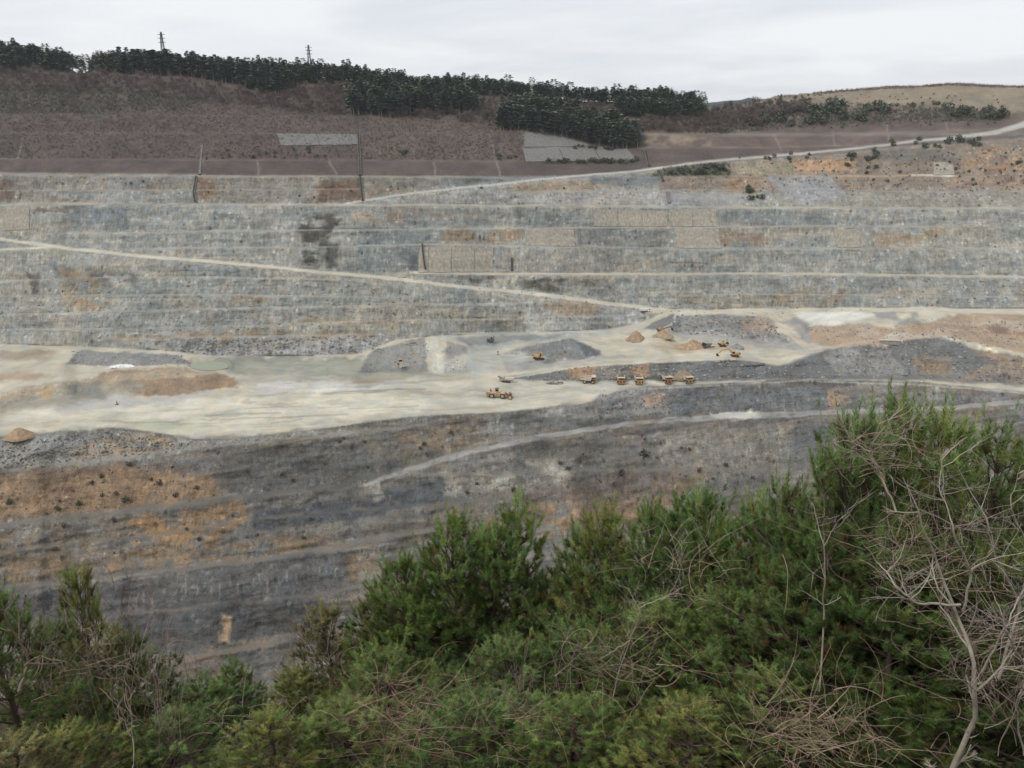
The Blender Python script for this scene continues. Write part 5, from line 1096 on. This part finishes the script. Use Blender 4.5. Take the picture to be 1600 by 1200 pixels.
# markers, drum, scrap, concrete wall
t = empty('marker_post', at(778, 554)); tag(t, 'small red marker post on the grey middle level', 'marker post')
MB().cyl((0, 0, -.2), (0, 0, 2.4), .16, 8).build('post', M['red'], t); MB().cyl((0, 0, 0), (0, 0, .4), .8, 10, .5).build('base', M['rust'], t); MB().box((0, -.2, 2.1), (1.2, .1, 1.0)).build('plate', M['red'], t)
t = empty('marker_cone', at(183, 632)); tag(t, 'orange brown traffic cone shaped marker on the pale floor at left', 'marker')
MB().cyl((0, 0, .2), (0, 0, 2.6), .7, 12, .15).build('cone', M['orange'], t); MB().box((0, 0, .1), (1.7, 1.7, .25)).build('base', M['dark'], t)
t = empty('scrap_pile', at(866, 600)); tag(t, 'low pile of grey scrap beams beside the leftmost dump truck', 'scrap pile')
for i in range(26):
    p = Vector((rg.uniform(-6, 6), rg.uniform(-1.5, 1.5), rg.uniform(.2, 1.3))); a = rg.uniform(-.6, .6)
    MB().bar(p - Vector((math.cos(a), math.sin(a), rg.uniform(-.3, .3))) * 1.6, p + Vector((math.cos(a), math.sin(a), 0)) * 1.6, rg.uniform(.2, .5)).build('beam', rg.choice([M['pale'], M['grey'], M['pale'], M['dark']]), t)
t = empty('plank_pile', at(634, 538)); tag(t, 'small pile of pale planks and dark pipe on the bank left of the ramp', 'plank pile')
for i in range(9):
    p = Vector((rg.uniform(-3, 3), rg.uniform(-1, 1), rg.uniform(.3, 1.2))); a = rg.uniform(-.9, .1); d = Vector((math.cos(a), math.sin(a) * .4, math.sin(a) * .3))
    MB().bar(p - d * 2.2, p + d * 2.2, .35, .12).build('plank', M['white'] if i < 5 else M['pale'], t)
MB().cyl((3, 0, .8), (8, .5, 1.0), .5, 10).build('pipe', M['grey'], t)
t = empty('concrete_wall', at(1390, 537)); tag(t, 'low grey concrete retaining wall with pale top among the orange heaps', 'retaining wall')
MB().box((0, 0, 1.0), (14, 2.0, 3.0)).build('wall', M['pale'], t); MB().box((0, -.1, 2.7), (15, 2.6, .45)).build('coping', M['cream'], t)
for i in range(4): MB().box((-5.4 + i * 3.6, -1.15, .9), (.6, .5, 2.9)).build('buttress', M['pale'], t)
t.rotation_euler = (0, 0, R(-6))
for px, py, h, lb in ((258, 107, 46, 'tall steel lattice pylon on the ridge above the darkest conifers'), (485, 119, 42, 'steel lattice pylon on the ridge, right one of the two')):
    p = at(px, py); H = h * mpp(px, py); t = empty('pylon', p); tag(t, lb, 'pylon', 'pylons on the ridge'); w = H * .07
    for sx in (-1, 1):
        for sy in (-1, 1): MB().bar((sx * w, sy * w, -1), (sx * w * .18, sy * w * .18, H), .6).build('leg', M['grey'], t)
    for k in (.72, .83, .93): MB().bar((-H * .11, 0, H * k), (H * .11, 0, H * k), .5).build('cross_arm', M['grey'], t)
    q = MB()
    for k in range(9):
        z0, z1 = H * k / 9, H * (k + 1) / 9; w0, w1 = w * (1 - .82 * k / 9), w * (1 - .82 * (k + 1) / 9)
        for sx in (-1, 1): q.bar((sx * w0, -w0, z0), (-sx * w1, -w1, z1), .2); q.bar((-w0, sx * w0, z0), (w1, sx * w1, z1), .2) if False else None
    q.build('lattice', M['grey'], t)
# pond
pc = at(328, 571.5); pc.z = zp - .1; vs = [(0, 0, 0)]; nseg = 40
for i in range(nseg):
    a = 2 * math.pi * i / nseg; r_ = 1 + .22 * float(fbm(math.cos(a) * 1.5 + 4, math.sin(a) * 1.5, 6)); dx, dz = ray(328 + 29 * r_ * math.cos(a), 571.5 + 6.8 * r_ * math.sin(a)); Yp = pc.z / float(dz); vs.append((float(dx) * Yp - pc.x, Yp - pc.y, 0))
m, n, l, b = mat_new('pond_water', 0.3, 0.4); b.inputs['Base Color'].default_value = (0.33, 0.36, 0.27, 1)
o = MB().add(vs, [(0, 1 + (i + 1) % nseg, 1 + i) for i in range(nseg)]).build('pond_water', m, None, pc); o['kind'] = 'structure'
#==PART3==
# ------------------------------------------------------------------ foreground pines
def fg(px, py, Y): dx, dz = ray(px, py); return Vector((float(dx) * Y, Y, float(dz) * Y))
m_needle = vcol_material('pine_needles', 0.55, 0.25, 0.22, 2.2, 0.28)
m_pbark = vcol_material('pine_bark', 0.9, 0.1, 0.3, 6.0); m_twig = vcol_material('pale_twig_bark', 0.85, 0.15, 0.3, 7.0)
def needles(nb, b, ax, L, k, nl, w, col, r):
    n = len(b); b = np.repeat(b, k, 0); ax = np.repeat(ax, k, 0); L = np.repeat(L, k)[:, None]; col = np.repeat(col, k, 0)
    s = r.random((n * k, 1)); q = unit(np.cross(ax, r.normal(0, 1, (n * k, 3)))); ang = np.radians(50 - 26 * s + r.normal(0, 8, (n * k, 1)))
    d = ax * np.cos(ang) + q * np.sin(ang); p = b + ax * L * s; ln = nl * (0.75 + 0.4 * r.random((n * k, 1))); d[:, 2:3] -= 0.06
    sd = unit(np.cross(d, r.normal(0, 1, (n * k, 3)))) * w / 2
    V = np.stack([p - sd, p + sd, p + unit(d) * ln], 1).reshape(-1, 3); c = col * (0.7 + 0.6 * r.random((n * k, 1)))
    nb.add(V, np.arange(len(V)).reshape(-1, 3), np.repeat(c, 3, 0))
def pine(seed, H, Rm, green=(0.183, 0.25, 0.073), dens=1.0):
    r = np.random.default_rng(seed); tb = NB(); br = NB(); cr = NB(); bark = np.array([0.13, 0.10, 0.08])
    tz = np.linspace(0, H, 12); wx = np.cumsum(r.normal(0, .035, 12)); wy = np.cumsum(r.normal(0, .035, 12)); tp = np.stack([wx, wy, tz], 1); tb.tube(tp, .075, .014, bark * .8, 7)
    sb, sa, sl, sc = [], [], [], []
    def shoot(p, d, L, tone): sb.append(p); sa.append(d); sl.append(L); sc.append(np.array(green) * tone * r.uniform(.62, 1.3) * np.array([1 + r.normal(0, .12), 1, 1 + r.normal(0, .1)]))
    def tip(p, d, L, tone):
        shoot(p, d, L, tone)
        for k in range(r.integers(1, 4)):
            q = unit(d + r.normal(0, .5, 3) + np.array([0, 0, .45])); shoot(p - d * .02, q, L * r.uniform(.5, .85), tone * r.uniform(.85, 1.1))
    z = H * .16
    while z < H * .985:
        t = z / H; nbz = int(r.integers(4, 7)); a0 = r.random() * 6.28
        for i in range(nbz):
            a = a0 + i * 6.283 / nbz + r.normal(0, .25); Lb = Rm * ((1 - t) ** .55) * r.uniform(.65, 1.15) + .10; el = np.radians(8 + 50 * t + 12 * (t > .72) + r.normal(0, 7))
            base = np.array([np.interp(z, tz, wx), np.interp(z, tz, wy), z]); d = np.array([math.cos(a) * math.cos(el), math.sin(a) * math.cos(el), math.sin(el)])
            n = 7; pts = [base]; dd = d.copy()
            for k in range(n - 1): dd = unit(dd + r.normal(0, .07, 3) + np.array([0, 0, .10 if k > 2 else -.02])); pts.append(pts[-1] + dd * Lb / (n - 1))
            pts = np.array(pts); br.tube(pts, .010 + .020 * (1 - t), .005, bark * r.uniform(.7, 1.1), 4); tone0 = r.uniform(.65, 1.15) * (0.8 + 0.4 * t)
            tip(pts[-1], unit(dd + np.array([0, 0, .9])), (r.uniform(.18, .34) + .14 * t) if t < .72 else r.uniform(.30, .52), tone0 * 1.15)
            m_ = max(2, int(Lb / .15 * dens)) if t < .78 else int(Lb / .26); side = 1
            for k in range(m_):
                f = .22 + .76 * (k + r.random() * .7) / m_; bp_ = np.array([np.interp(f, np.linspace(0, 1, n), pts[:, c]) for c in range(3)])
                td = pts[min(n - 1, int(f * (n - 1)) + 1)] - pts[int(f * (n - 1)) if f < 1 else n - 2]; td = unit(td); sv = unit(np.cross(td, [0, 0, 1])) * side; side = -side
                tl = (1 - f) * Lb * .42 + r.uniform(.06, .2); q = unit(td * .7 + sv * r.uniform(.4, 1.0) + np.array([0, 0, r.uniform(-.1, .5)])); e = bp_ + q * tl
                br.tube([bp_, (bp_ + e) / 2 + r.normal(0, .012, 3), e], .006, .0035, bark * r.uniform(.7, 1.2), 3)
                tip(e, unit(q + np.array([0, 0, r.uniform(.4, 1.4)])), r.uniform(.12, .24), tone0 * r.uniform(.8, 1.2))
                if tl > .25: shoot(bp_ + q * tl * .5, unit(q + r.normal(0, .6, 3) + np.array([0, 0, .4])), r.uniform(.1, .2), tone0 * .85)
        z += r.uniform(.22, .36)
    tip(tp[-1], np.array([0, 0, 1.0]), .55, 1.25); shoot(tp[-1] + np.array([0, 0, .03]), unit(np.array([.12, .05, 1])), .36, 1.25)
    sb, sa, sl, sc = map(np.array, (sb, sa, sl, sc)); dead = r.random(len(sb)) < .055; sc[dead] = np.array([.17, .095, .045])
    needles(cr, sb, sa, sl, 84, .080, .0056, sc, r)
    return H, tb.mesh('pine_trunk', m_pbark, True), br.mesh('pine_branches', m_pbark), cr.mesh('pine_crown', m_needle), len(sb)
PV = [pine(101, 5.0, 1.65), pine(102, 5.0, 1.45, (0.201, 0.259, 0.078)), pine(103, 5.0, 1.9, (0.159, 0.232, 0.073)), pine(104, 5.0, 1.3, (0.232, 0.262, 0.081)), pine(105, 5.0, 1.75, (0.181, 0.238, 0.081)), pine(106, 5.0, 1.5, (0.232, 0.22, 0.098), .8)]
print('pine shoots', [p[4] for p in PV], 'tris', [len(p[3].polygons) for p in PV])
def put_pine(k, px, py, Y, rz, wd, lb):
    tp = fg(px, py, Y); gz = float(near_z(tp.x, tp.y)); s = max(0.35, (tp.z - 0.55 - gz + .1) / 5.0)
    root = empty('pine_tree', (tp.x, tp.y, gz - .1), rz); root.scale = (wd * 1.3, wd * 1.3, s); tag(root, lb, 'pine tree', 'pines in front of the quarry')
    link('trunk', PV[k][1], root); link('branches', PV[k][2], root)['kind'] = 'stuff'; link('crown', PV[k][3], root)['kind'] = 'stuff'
PINES = [
 (2, 755, 812, 13.4, 2.6, .95, 'shorter pine between the leftmost and middle centre tops'), (4, 872, 818, 13.2, .8, .95, 'shorter pine between the middle and right centre tops'), (0, 1005, 782, 12.2, 1.2, .95, 'pine just right of the bushy pointed top'), (1, 1142, 795, 11.0, 3.4, .75, 'pine filling the dip left of the broad dense pine'), (3, 1302, 672, 9.8, 4.7, .7, 'pine on the left shoulder of the tallest pine'), (0, 640, 850, 13.6, 5.0, .9, 'pine on the left shoulder of the centre pines'), (1, 1188, 762, 10.8, 1.4, .75, 'pine on the left shoulder of the broad dense pine'), (4, 180, 985, 12.0, 2.2, .7, 'small pine at the right of the slim left pine'),
 (0, 694, 792, 13.5, .3, 1.0, 'pine whose top is the leftmost of the three pointed tops at centre'), (1, 812, 780, 13.8, 1.9, .95, 'pine with two tall upright shoots, middle of the centre tops'),
 (3, 930, 772, 13.0, 4.1, .95, 'pine with bushy pointed top against the orange slope, right of centre'), (2, 1080, 752, 11.5, 2.2, .9, 'pine with a single thin leader just left of the large right hand pines'),
 (4, 1235, 722, 10.5, 5.2, .78, 'broad dense pine stepping up towards the tallest pine'), (2, 1355, 628, 9.2, .9, .72, 'tallest pine at right, standing out against the lower ramp road'),
 (0, 1435, 612, 9.6, 3.3, .8, 'pine behind the tallest one, with its tip just right of it'), (1, 1520, 622, 9.0, 2.8, .9, 'full pine near the right edge behind the pale bare tree'), (4, 1610, 640, 8.5, 4.4, .9, 'pine cut by the right edge of the picture'),
 (5, 505, 930, 14.5, 1.0, .9, 'olive brown bushy pine left of the centre pines'), (5, 585, 905, 14.0, 3.7, .75, 'narrow brownish pine at the foot of the centre pines'),
 (3, 128, 868, 12.0, 2.0, .62, 'slim pine with a lone tall sprig against the dark rock at left'), (4, -8, 875, 10.0, 5.5, .8, 'pine cut by the left edge of the picture'), (0, 60, 955, 12.0, .6, .7, 'low pine mixed with pinkish stems at left'),
 (1, 365, 1015, 13.5, 2.5, .6, 'small bright green pine with a thin leader under the yellow rock scar'), (2, 300, 1060, 12.0, 4.9, .9, 'spreading low pine below the gap at lower left'), (3, 450, 1030, 12.5, .1, .8, 'bright pine in front of the olive brown pine'),
 (0, 620, 985, 11.0, 4.4, .85, 'pine crown in the second row below the centre tops'), (4, 760, 985, 10.5, 1.3, .85, 'dark pine crown below the two shoot pine'), (2, 890, 950, 11.0, 3.0, .85, 'pine crown below the bushy pointed top'), (1, 1010, 900, 10.0, 5.9, .8, 'pine crown behind the tangled vines right of centre'),
 (0, 1140, 905, 9.3, 1.7, .85, 'pine crown below the broad dense pine'), (4, 1290, 860, 8.6, 2.9, .85, 'dark pine crown behind the slender forked sapling'), (2, 1430, 800, 8.2, 5.0, .8, 'pine crown behind the upper fork of the pale bare tree'), (0, 1570, 800, 8.0, .2, .8, 'lower pine crown at the right edge'),
 (3, 110, 1085, 9.0, 3.2, .8, 'low pine at the lower left corner'), (4, 225, 1110, 9.5, 1.1, .75, 'low pine in front of the pinkish thicket'), (1, 540, 1090, 9.0, 2.1, .8, 'low pine at the bottom left of centre beside the dry twig heap'), (2, 760, 1095, 9.0, .7, .8, 'low pine at the bottom centre'), (0, 900, 1080, 8.6, 5.6, .75, 'low pine at the bottom under the tangled vines'),
 (3, 1070, 1060, 8.0, 4.0, .75, 'yellow green low pine at the bottom right of centre'), (1, 1230, 1030, 8.0, 2.4, .7, 'low pine behind the large dry twig heap'), (4, 1360, 1010, 8.6, 1.0, .7, 'shaded low pine in the dark hollow at right'), (3, 400, 1140, 8.5, 5.1, .7, 'lowest pine at the bottom left of centre'), (5, 20, 1150, 8.0, 2.6, .7, 'brownish low pine in the bottom left corner'), (2, 1560, 1000, 8.6, 3.9, .8, 'shaded pine behind the trunk of the pale bare tree')]
for a in PINES: put_pine(*a)

# ------------------------------------------------------------------ bare trees, thickets, vine tangles
rb = np.random.default_rng(77)
def grow(nb, p, d, L, r, depth, c, curl=.22, up=.04, kids=(2, 5)):
    n = max(4, int(L / .09)); pts = [np.array(p, float)]; d = unit(np.array(d, float)); bend = rb.normal(0, curl * .35, 3)
    for k in range(n): d = unit(d + rb.normal(0, curl * .6, 3) + bend * .5 + np.array([0, 0, up])); pts.append(pts[-1] + d * L / n)
    pts = np.array(pts); nb.tube(pts, r, r * .45, np.array(c) * rb.uniform(.75, 1.2), 5 if r > .006 else 3)
    if depth > 0:
        for k in range(int(rb.integers(*kids))):
            f = rb.uniform(.25, .98); q = pts[int(f * n)]; td = unit(pts[min(n, int(f * n) + 1)] - pts[max(0, int(f * n) - 1)])
            grow(nb, q, unit(td * .8 + unit(rb.normal(0, 1, 3)) * .9), L * rb.uniform(.4, .7), r * .5, depth - 1, c, curl, up, kids)
def bare_tree(lines, lb, c, r0, nside, Lside, depth, name='bare_tree', grp='leafless trees among the pines'):
    """lines: list of (pixel course, distance); first is the trunk"""
    root = None
    for li, (pts, Y, r) in enumerate(lines):
        Pp = np.array([fg(*p, Y + .15 * math.sin(i * 1.7 + li)) for i, p in enumerate(pts)]); n = 26
        tt = np.linspace(0, len(Pp) - 1, n); Pp = np.stack([np.interp(tt, np.arange(len(Pp)), Pp[:, k]) for k in range(3)], 1); Pp[1:] += np.cumsum(rb.normal(0, .007, (n - 1, 3)), 0)
        if root is None: root = empty(name, Pp[0]); tag(root, lb, 'tree', grp); org = Pp[0]
        nb = NB(); nb.tube(Pp - org, r, r * .1, np.array(c), 7); link('trunk' if li == 0 else 'limb', nb.mesh('trunk' if li == 0 else 'limb', m_twig, True), root)
        tw = NB()
        for k in range(nside):
            i = int(rb.uniform(.12, .99) * (n - 1)); td = unit(Pp[min(n - 1, i + 1)] - Pp[max(0, i - 1)])
            grow(tw, Pp[i] - org, unit(td * .7 + unit(rb.normal(0, 1, 3)) * np.array([1, .6, .8])), Lside * rb.uniform(.5, 1.2), r * (1 - .6 * i / n) * .45, depth, c)
        link('twigs', tw.mesh('twigs', m_twig), root)['kind'] = 'stuff'
    return root
cw = (0.36, 0.315, 0.26)
bare_tree([([(1455, 1290), (1490, 1205), (1533, 1120), (1532, 1040), (1508, 965), (1480, 885), (1450, 810), (1418, 745)], 6.3, .030), ([(1505, 955), (1520, 900), (1490, 830), (1472, 770), (1480, 700)], 6.3, .013), ([(1500, 945), (1430, 943), (1395, 915), (1365, 880), (1340, 850)], 6.2, .013), ([(1535, 1050), (1560, 980), (1590, 920), (1600, 860)], 6.35, .012)],
          'pale grey bare tree with crooked trunk at lower right', cw, .030, 10, .45, 2)
bare_tree([([(1560, 1060), (1600, 950), (1560, 880), (1545, 820), (1500, 740)], 6.9, .016), ([(1590, 940), (1610, 870), (1580, 800), (1590, 730)], 6.9, .011)], 'thinner bare tree leaning in from the right edge', (0.36, 0.31, 0.27), .016, 12, .45, 2)
bare_tree([([(1280, 1080), (1283, 960), (1288, 910), (1286, 850), (1270, 800), (1255, 770)], 7.9, .012), ([(1287, 855), (1310, 820), (1340, 800), (1350, 785)], 7.9, .007), ([(1286, 850), (1290, 810), (1288, 780)], 7.9, .006)], 'slender pale forked sapling in front of the broad dense pine', cw, .01, 5, .3, 1)
bare_tree([([(1700, 1180), (1640, 1080), (1590, 1010), (1570, 960), (1545, 900)], 6.0, .015), ([(1600, 1180), (1580, 1100), (1600, 1040)], 6.0, .010)], 'twiggy bare tree in the lower right corner', (0.33, 0.28, 0.25), .015, 8, .42, 2)
bare_tree([([(1400, 800), (1375, 740), (1360, 700), (1390, 660), (1410, 640)], 8.0, .012), ([(1360, 705), (1320, 690), (1290, 700)], 8.0, .008)], 'bent bare branch tree in front of the tallest pine', (0.36, 0.30, 0.25), .012, 10, .4, 2)
bare_tree([([(940, 1190), (960, 1080), (985, 1000), (1000, 955), (985, 920), (950, 905)], 8.9, .010), ([(985, 1000), (940, 1030), (905, 1000)], 8.9, .007), ([(1000, 950), (1040, 930), (1060, 890), (1050, 850)], 8.9, .007)], 'curling pale vine tree among the pines right of centre', cw, .01, 9, .4, 2)
bare_tree([([(205, 1210), (205, 1150), (195, 1080), (190, 1040)], 8.0, .010), ([(204, 1150), (180, 1110), (160, 1080)], 8.0, .007)], 'small pale sapling at the bottom left', cw, .01, 5, .3, 1)
bare_tree([([(30, 1080), (40, 1030), (0, 960), (-30, 920)], 8.0, .022), ([(38, 1040), (70, 1010), (75, 980)], 8.0, .010)], 'thick brown bare limb at the left edge', (0.19, 0.145, 0.12), .02, 5, .4, 1)
def thicket(px, py, Y, wpx, hpx, n, c, lb, lean=.12):
    b0 = fg(px, py, Y); k = Y / F0 / .95; root = empty('bare_thicket', b0); tag(root, lb, 'thicket', 'leafless thickets among the pines'); st = NB(); tw = NB()
    for i in range(n):
        x = rb.uniform(-.5, .5) * wpx * k; y = rb.uniform(-.6, .6); L = hpx * k * rb.uniform(.5, 1.1); p = np.array([x, y, rb.uniform(-.2, .1)])
        m_ = 9; pts = [p]; d = unit(np.array([rb.normal(0, lean), rb.normal(0, lean), 1]))
        for q in range(m_): d = unit(d + rb.normal(0, .09, 3)); pts.append(pts[-1] + d * L / m_)
        pts = np.array(pts); r = rb.uniform(.003, .0065); st.tube(pts, r, r * .4, np.array(c) * rb.uniform(.7, 1.25), 4)
        for q in range(int(rb.integers(2, 6))):
            j = int(rb.integers(2, m_)); grow(tw, pts[j], unit(d + rb.normal(0, .6, 3)), L * rb.uniform(.12, .35), r * .5, 1, c, .3, .06, (1, 3))
    link('stems', st.mesh('stems', m_twig), root)['kind'] = 'stuff'; link('twigs', tw.mesh('twigs', m_twig), root)['kind'] = 'stuff'
pk = (0.27, 0.205, 0.17)
thicket(200, 1110, 10.0, 130, 190, 34, pk, 'pinkish grey thicket of upright stems at lower left')
thicket(100, 1060, 10.5, 150, 130, 40, (0.26, 0.20, 0.175), 'dense brown thicket behind the low pine at left')
thicket(270, 1120, 9.6, 80, 130, 16, pk, 'loose thin stemmed thicket right of the pinkish one')
thicket(480, 1040, 13.0, 110, 110, 26, (0.23, 0.19, 0.15), 'brown stems poking through the olive pine')
thicket(1480, 900, 8.4, 180, 170, 18, (0.27, 0.21, 0.18), 'brown bare thicket behind the pale bare tree')
thicket(1560, 1120, 7.0, 130, 260, 12, pk, 'pinkish bare thicket at the right edge near the bottom')
thicket(860, 1120, 9.6, 130, 130, 18, (0.27, 0.215, 0.18), 'thin brown stems at the bottom centre')
thicket(180, 960, 11.5, 120, 90, 20, (0.22, 0.155, 0.135), 'fine reddish twigs rising against the dark rock at left')
def tangle(px, py, Y, wpx, hpx, n, c, lb, arch=.5):
    b0 = fg(px, py, Y); k = Y / F0 / .95; root = empty('vine_tangle', b0); tag(root, lb, 'vine tangle', 'dry vine tangles over the pines'); q = NB()
    for i in range(n):
        p = np.array([rb.normal(0, .24) * wpx * k, rb.normal(0, .25), rb.normal(0, .22) * hpx * k]); a = rb.uniform(0, 6.28); L = rb.uniform(.25, .95)
        d = np.array([math.cos(a), math.sin(a) * .5, rb.uniform(-.2, .8)]); axis = unit(rb.normal(0, 1, 3)); m_ = 10; pts = [p]; w = rb.normal(0, .22)
        for j in range(m_): d = unit(d + np.cross(axis, d) * w + rb.normal(0, .08, 3) + np.array([0, 0, -.05 * arch])); pts.append(pts[-1] + d * L / m_)
        r = rb.uniform(.0016, .0042); q.tube(np.array(pts), r, r * .4, np.array(c) * np.array([.95, .88, .8]) * rb.uniform(.6, 1.3), 3)
    link('vines', q.mesh('vines', m_twig), root)['kind'] = 'stuff'
tangle(620, 1120, 8.2, 230, 170, 187, (0.30, 0.22, 0.175), 'large brown dry twig heap at the bottom left of centre')
tangle(1260, 1150, 6.6, 330, 120, 238, (0.34, 0.27, 0.215), 'wide pale dry twig heap at the bottom right')
tangle(1380, 700, 8.2, 200, 120, 73, (0.34, 0.27, 0.23), 'thin vines draped across the tallest pine')
tangle(970, 1030, 8.3, 240, 150, 114, (0.32, 0.26, 0.215), 'brown vine tangle among the pines right of centre')
tangle(1420, 870, 7.6, 300, 130, 136, (0.29, 0.225, 0.19), 'brown vine tangle beside the fork of the pale bare tree')
tangle(1060, 880, 9.5, 160, 130, 51, (0.36, 0.30, 0.255), 'loose pale vines over the pine left of the dense right hand pines')
tangle(1540, 1020, 6.8, 200, 300, 147, (0.31, 0.25, 0.22), 'tangled bare shoots at the lower right edge')
tangle(800, 1130, 8.4, 260, 140, 96, (0.28, 0.21, 0.17), 'brown vine tangle at the bottom centre')
tangle(120, 1030, 9.8, 220, 120, 90, (0.28, 0.215, 0.18), 'brown vine tangle through the left thicket')
tangle(380, 1130, 9.0, 260, 120, 39, (0.34, 0.29, 0.23), 'sparse pale vines over the low pines at the bottom left')
#==PART4==

# ------------------------------------------------------------------ thin air between here and the far hills
hz = MB().box((0, 1500, -103), (10600, 13500, 496)).build('haze', None)
hz.data.materials.clear(); m = bpy.data.materials.new('thin_haze'); m.use_nodes = True; n = m.node_tree.nodes; n.clear()
ho = n.new('ShaderNodeOutputMaterial'); pv = n.new('ShaderNodeVolumePrincipled'); pv.inputs['Color'].default_value = (0.88, 0.92, 0.97, 1); pv.inputs['Density'].default_value = 5.5e-5
m.node_tree.links.new(pv.outputs[0], ho.inputs['Volume']); hz.data.materials.append(m); hz['kind'] = 'stuff'; hz['label'] = 'thin pale haze over the whole quarry'; hz['category'] = 'haze'
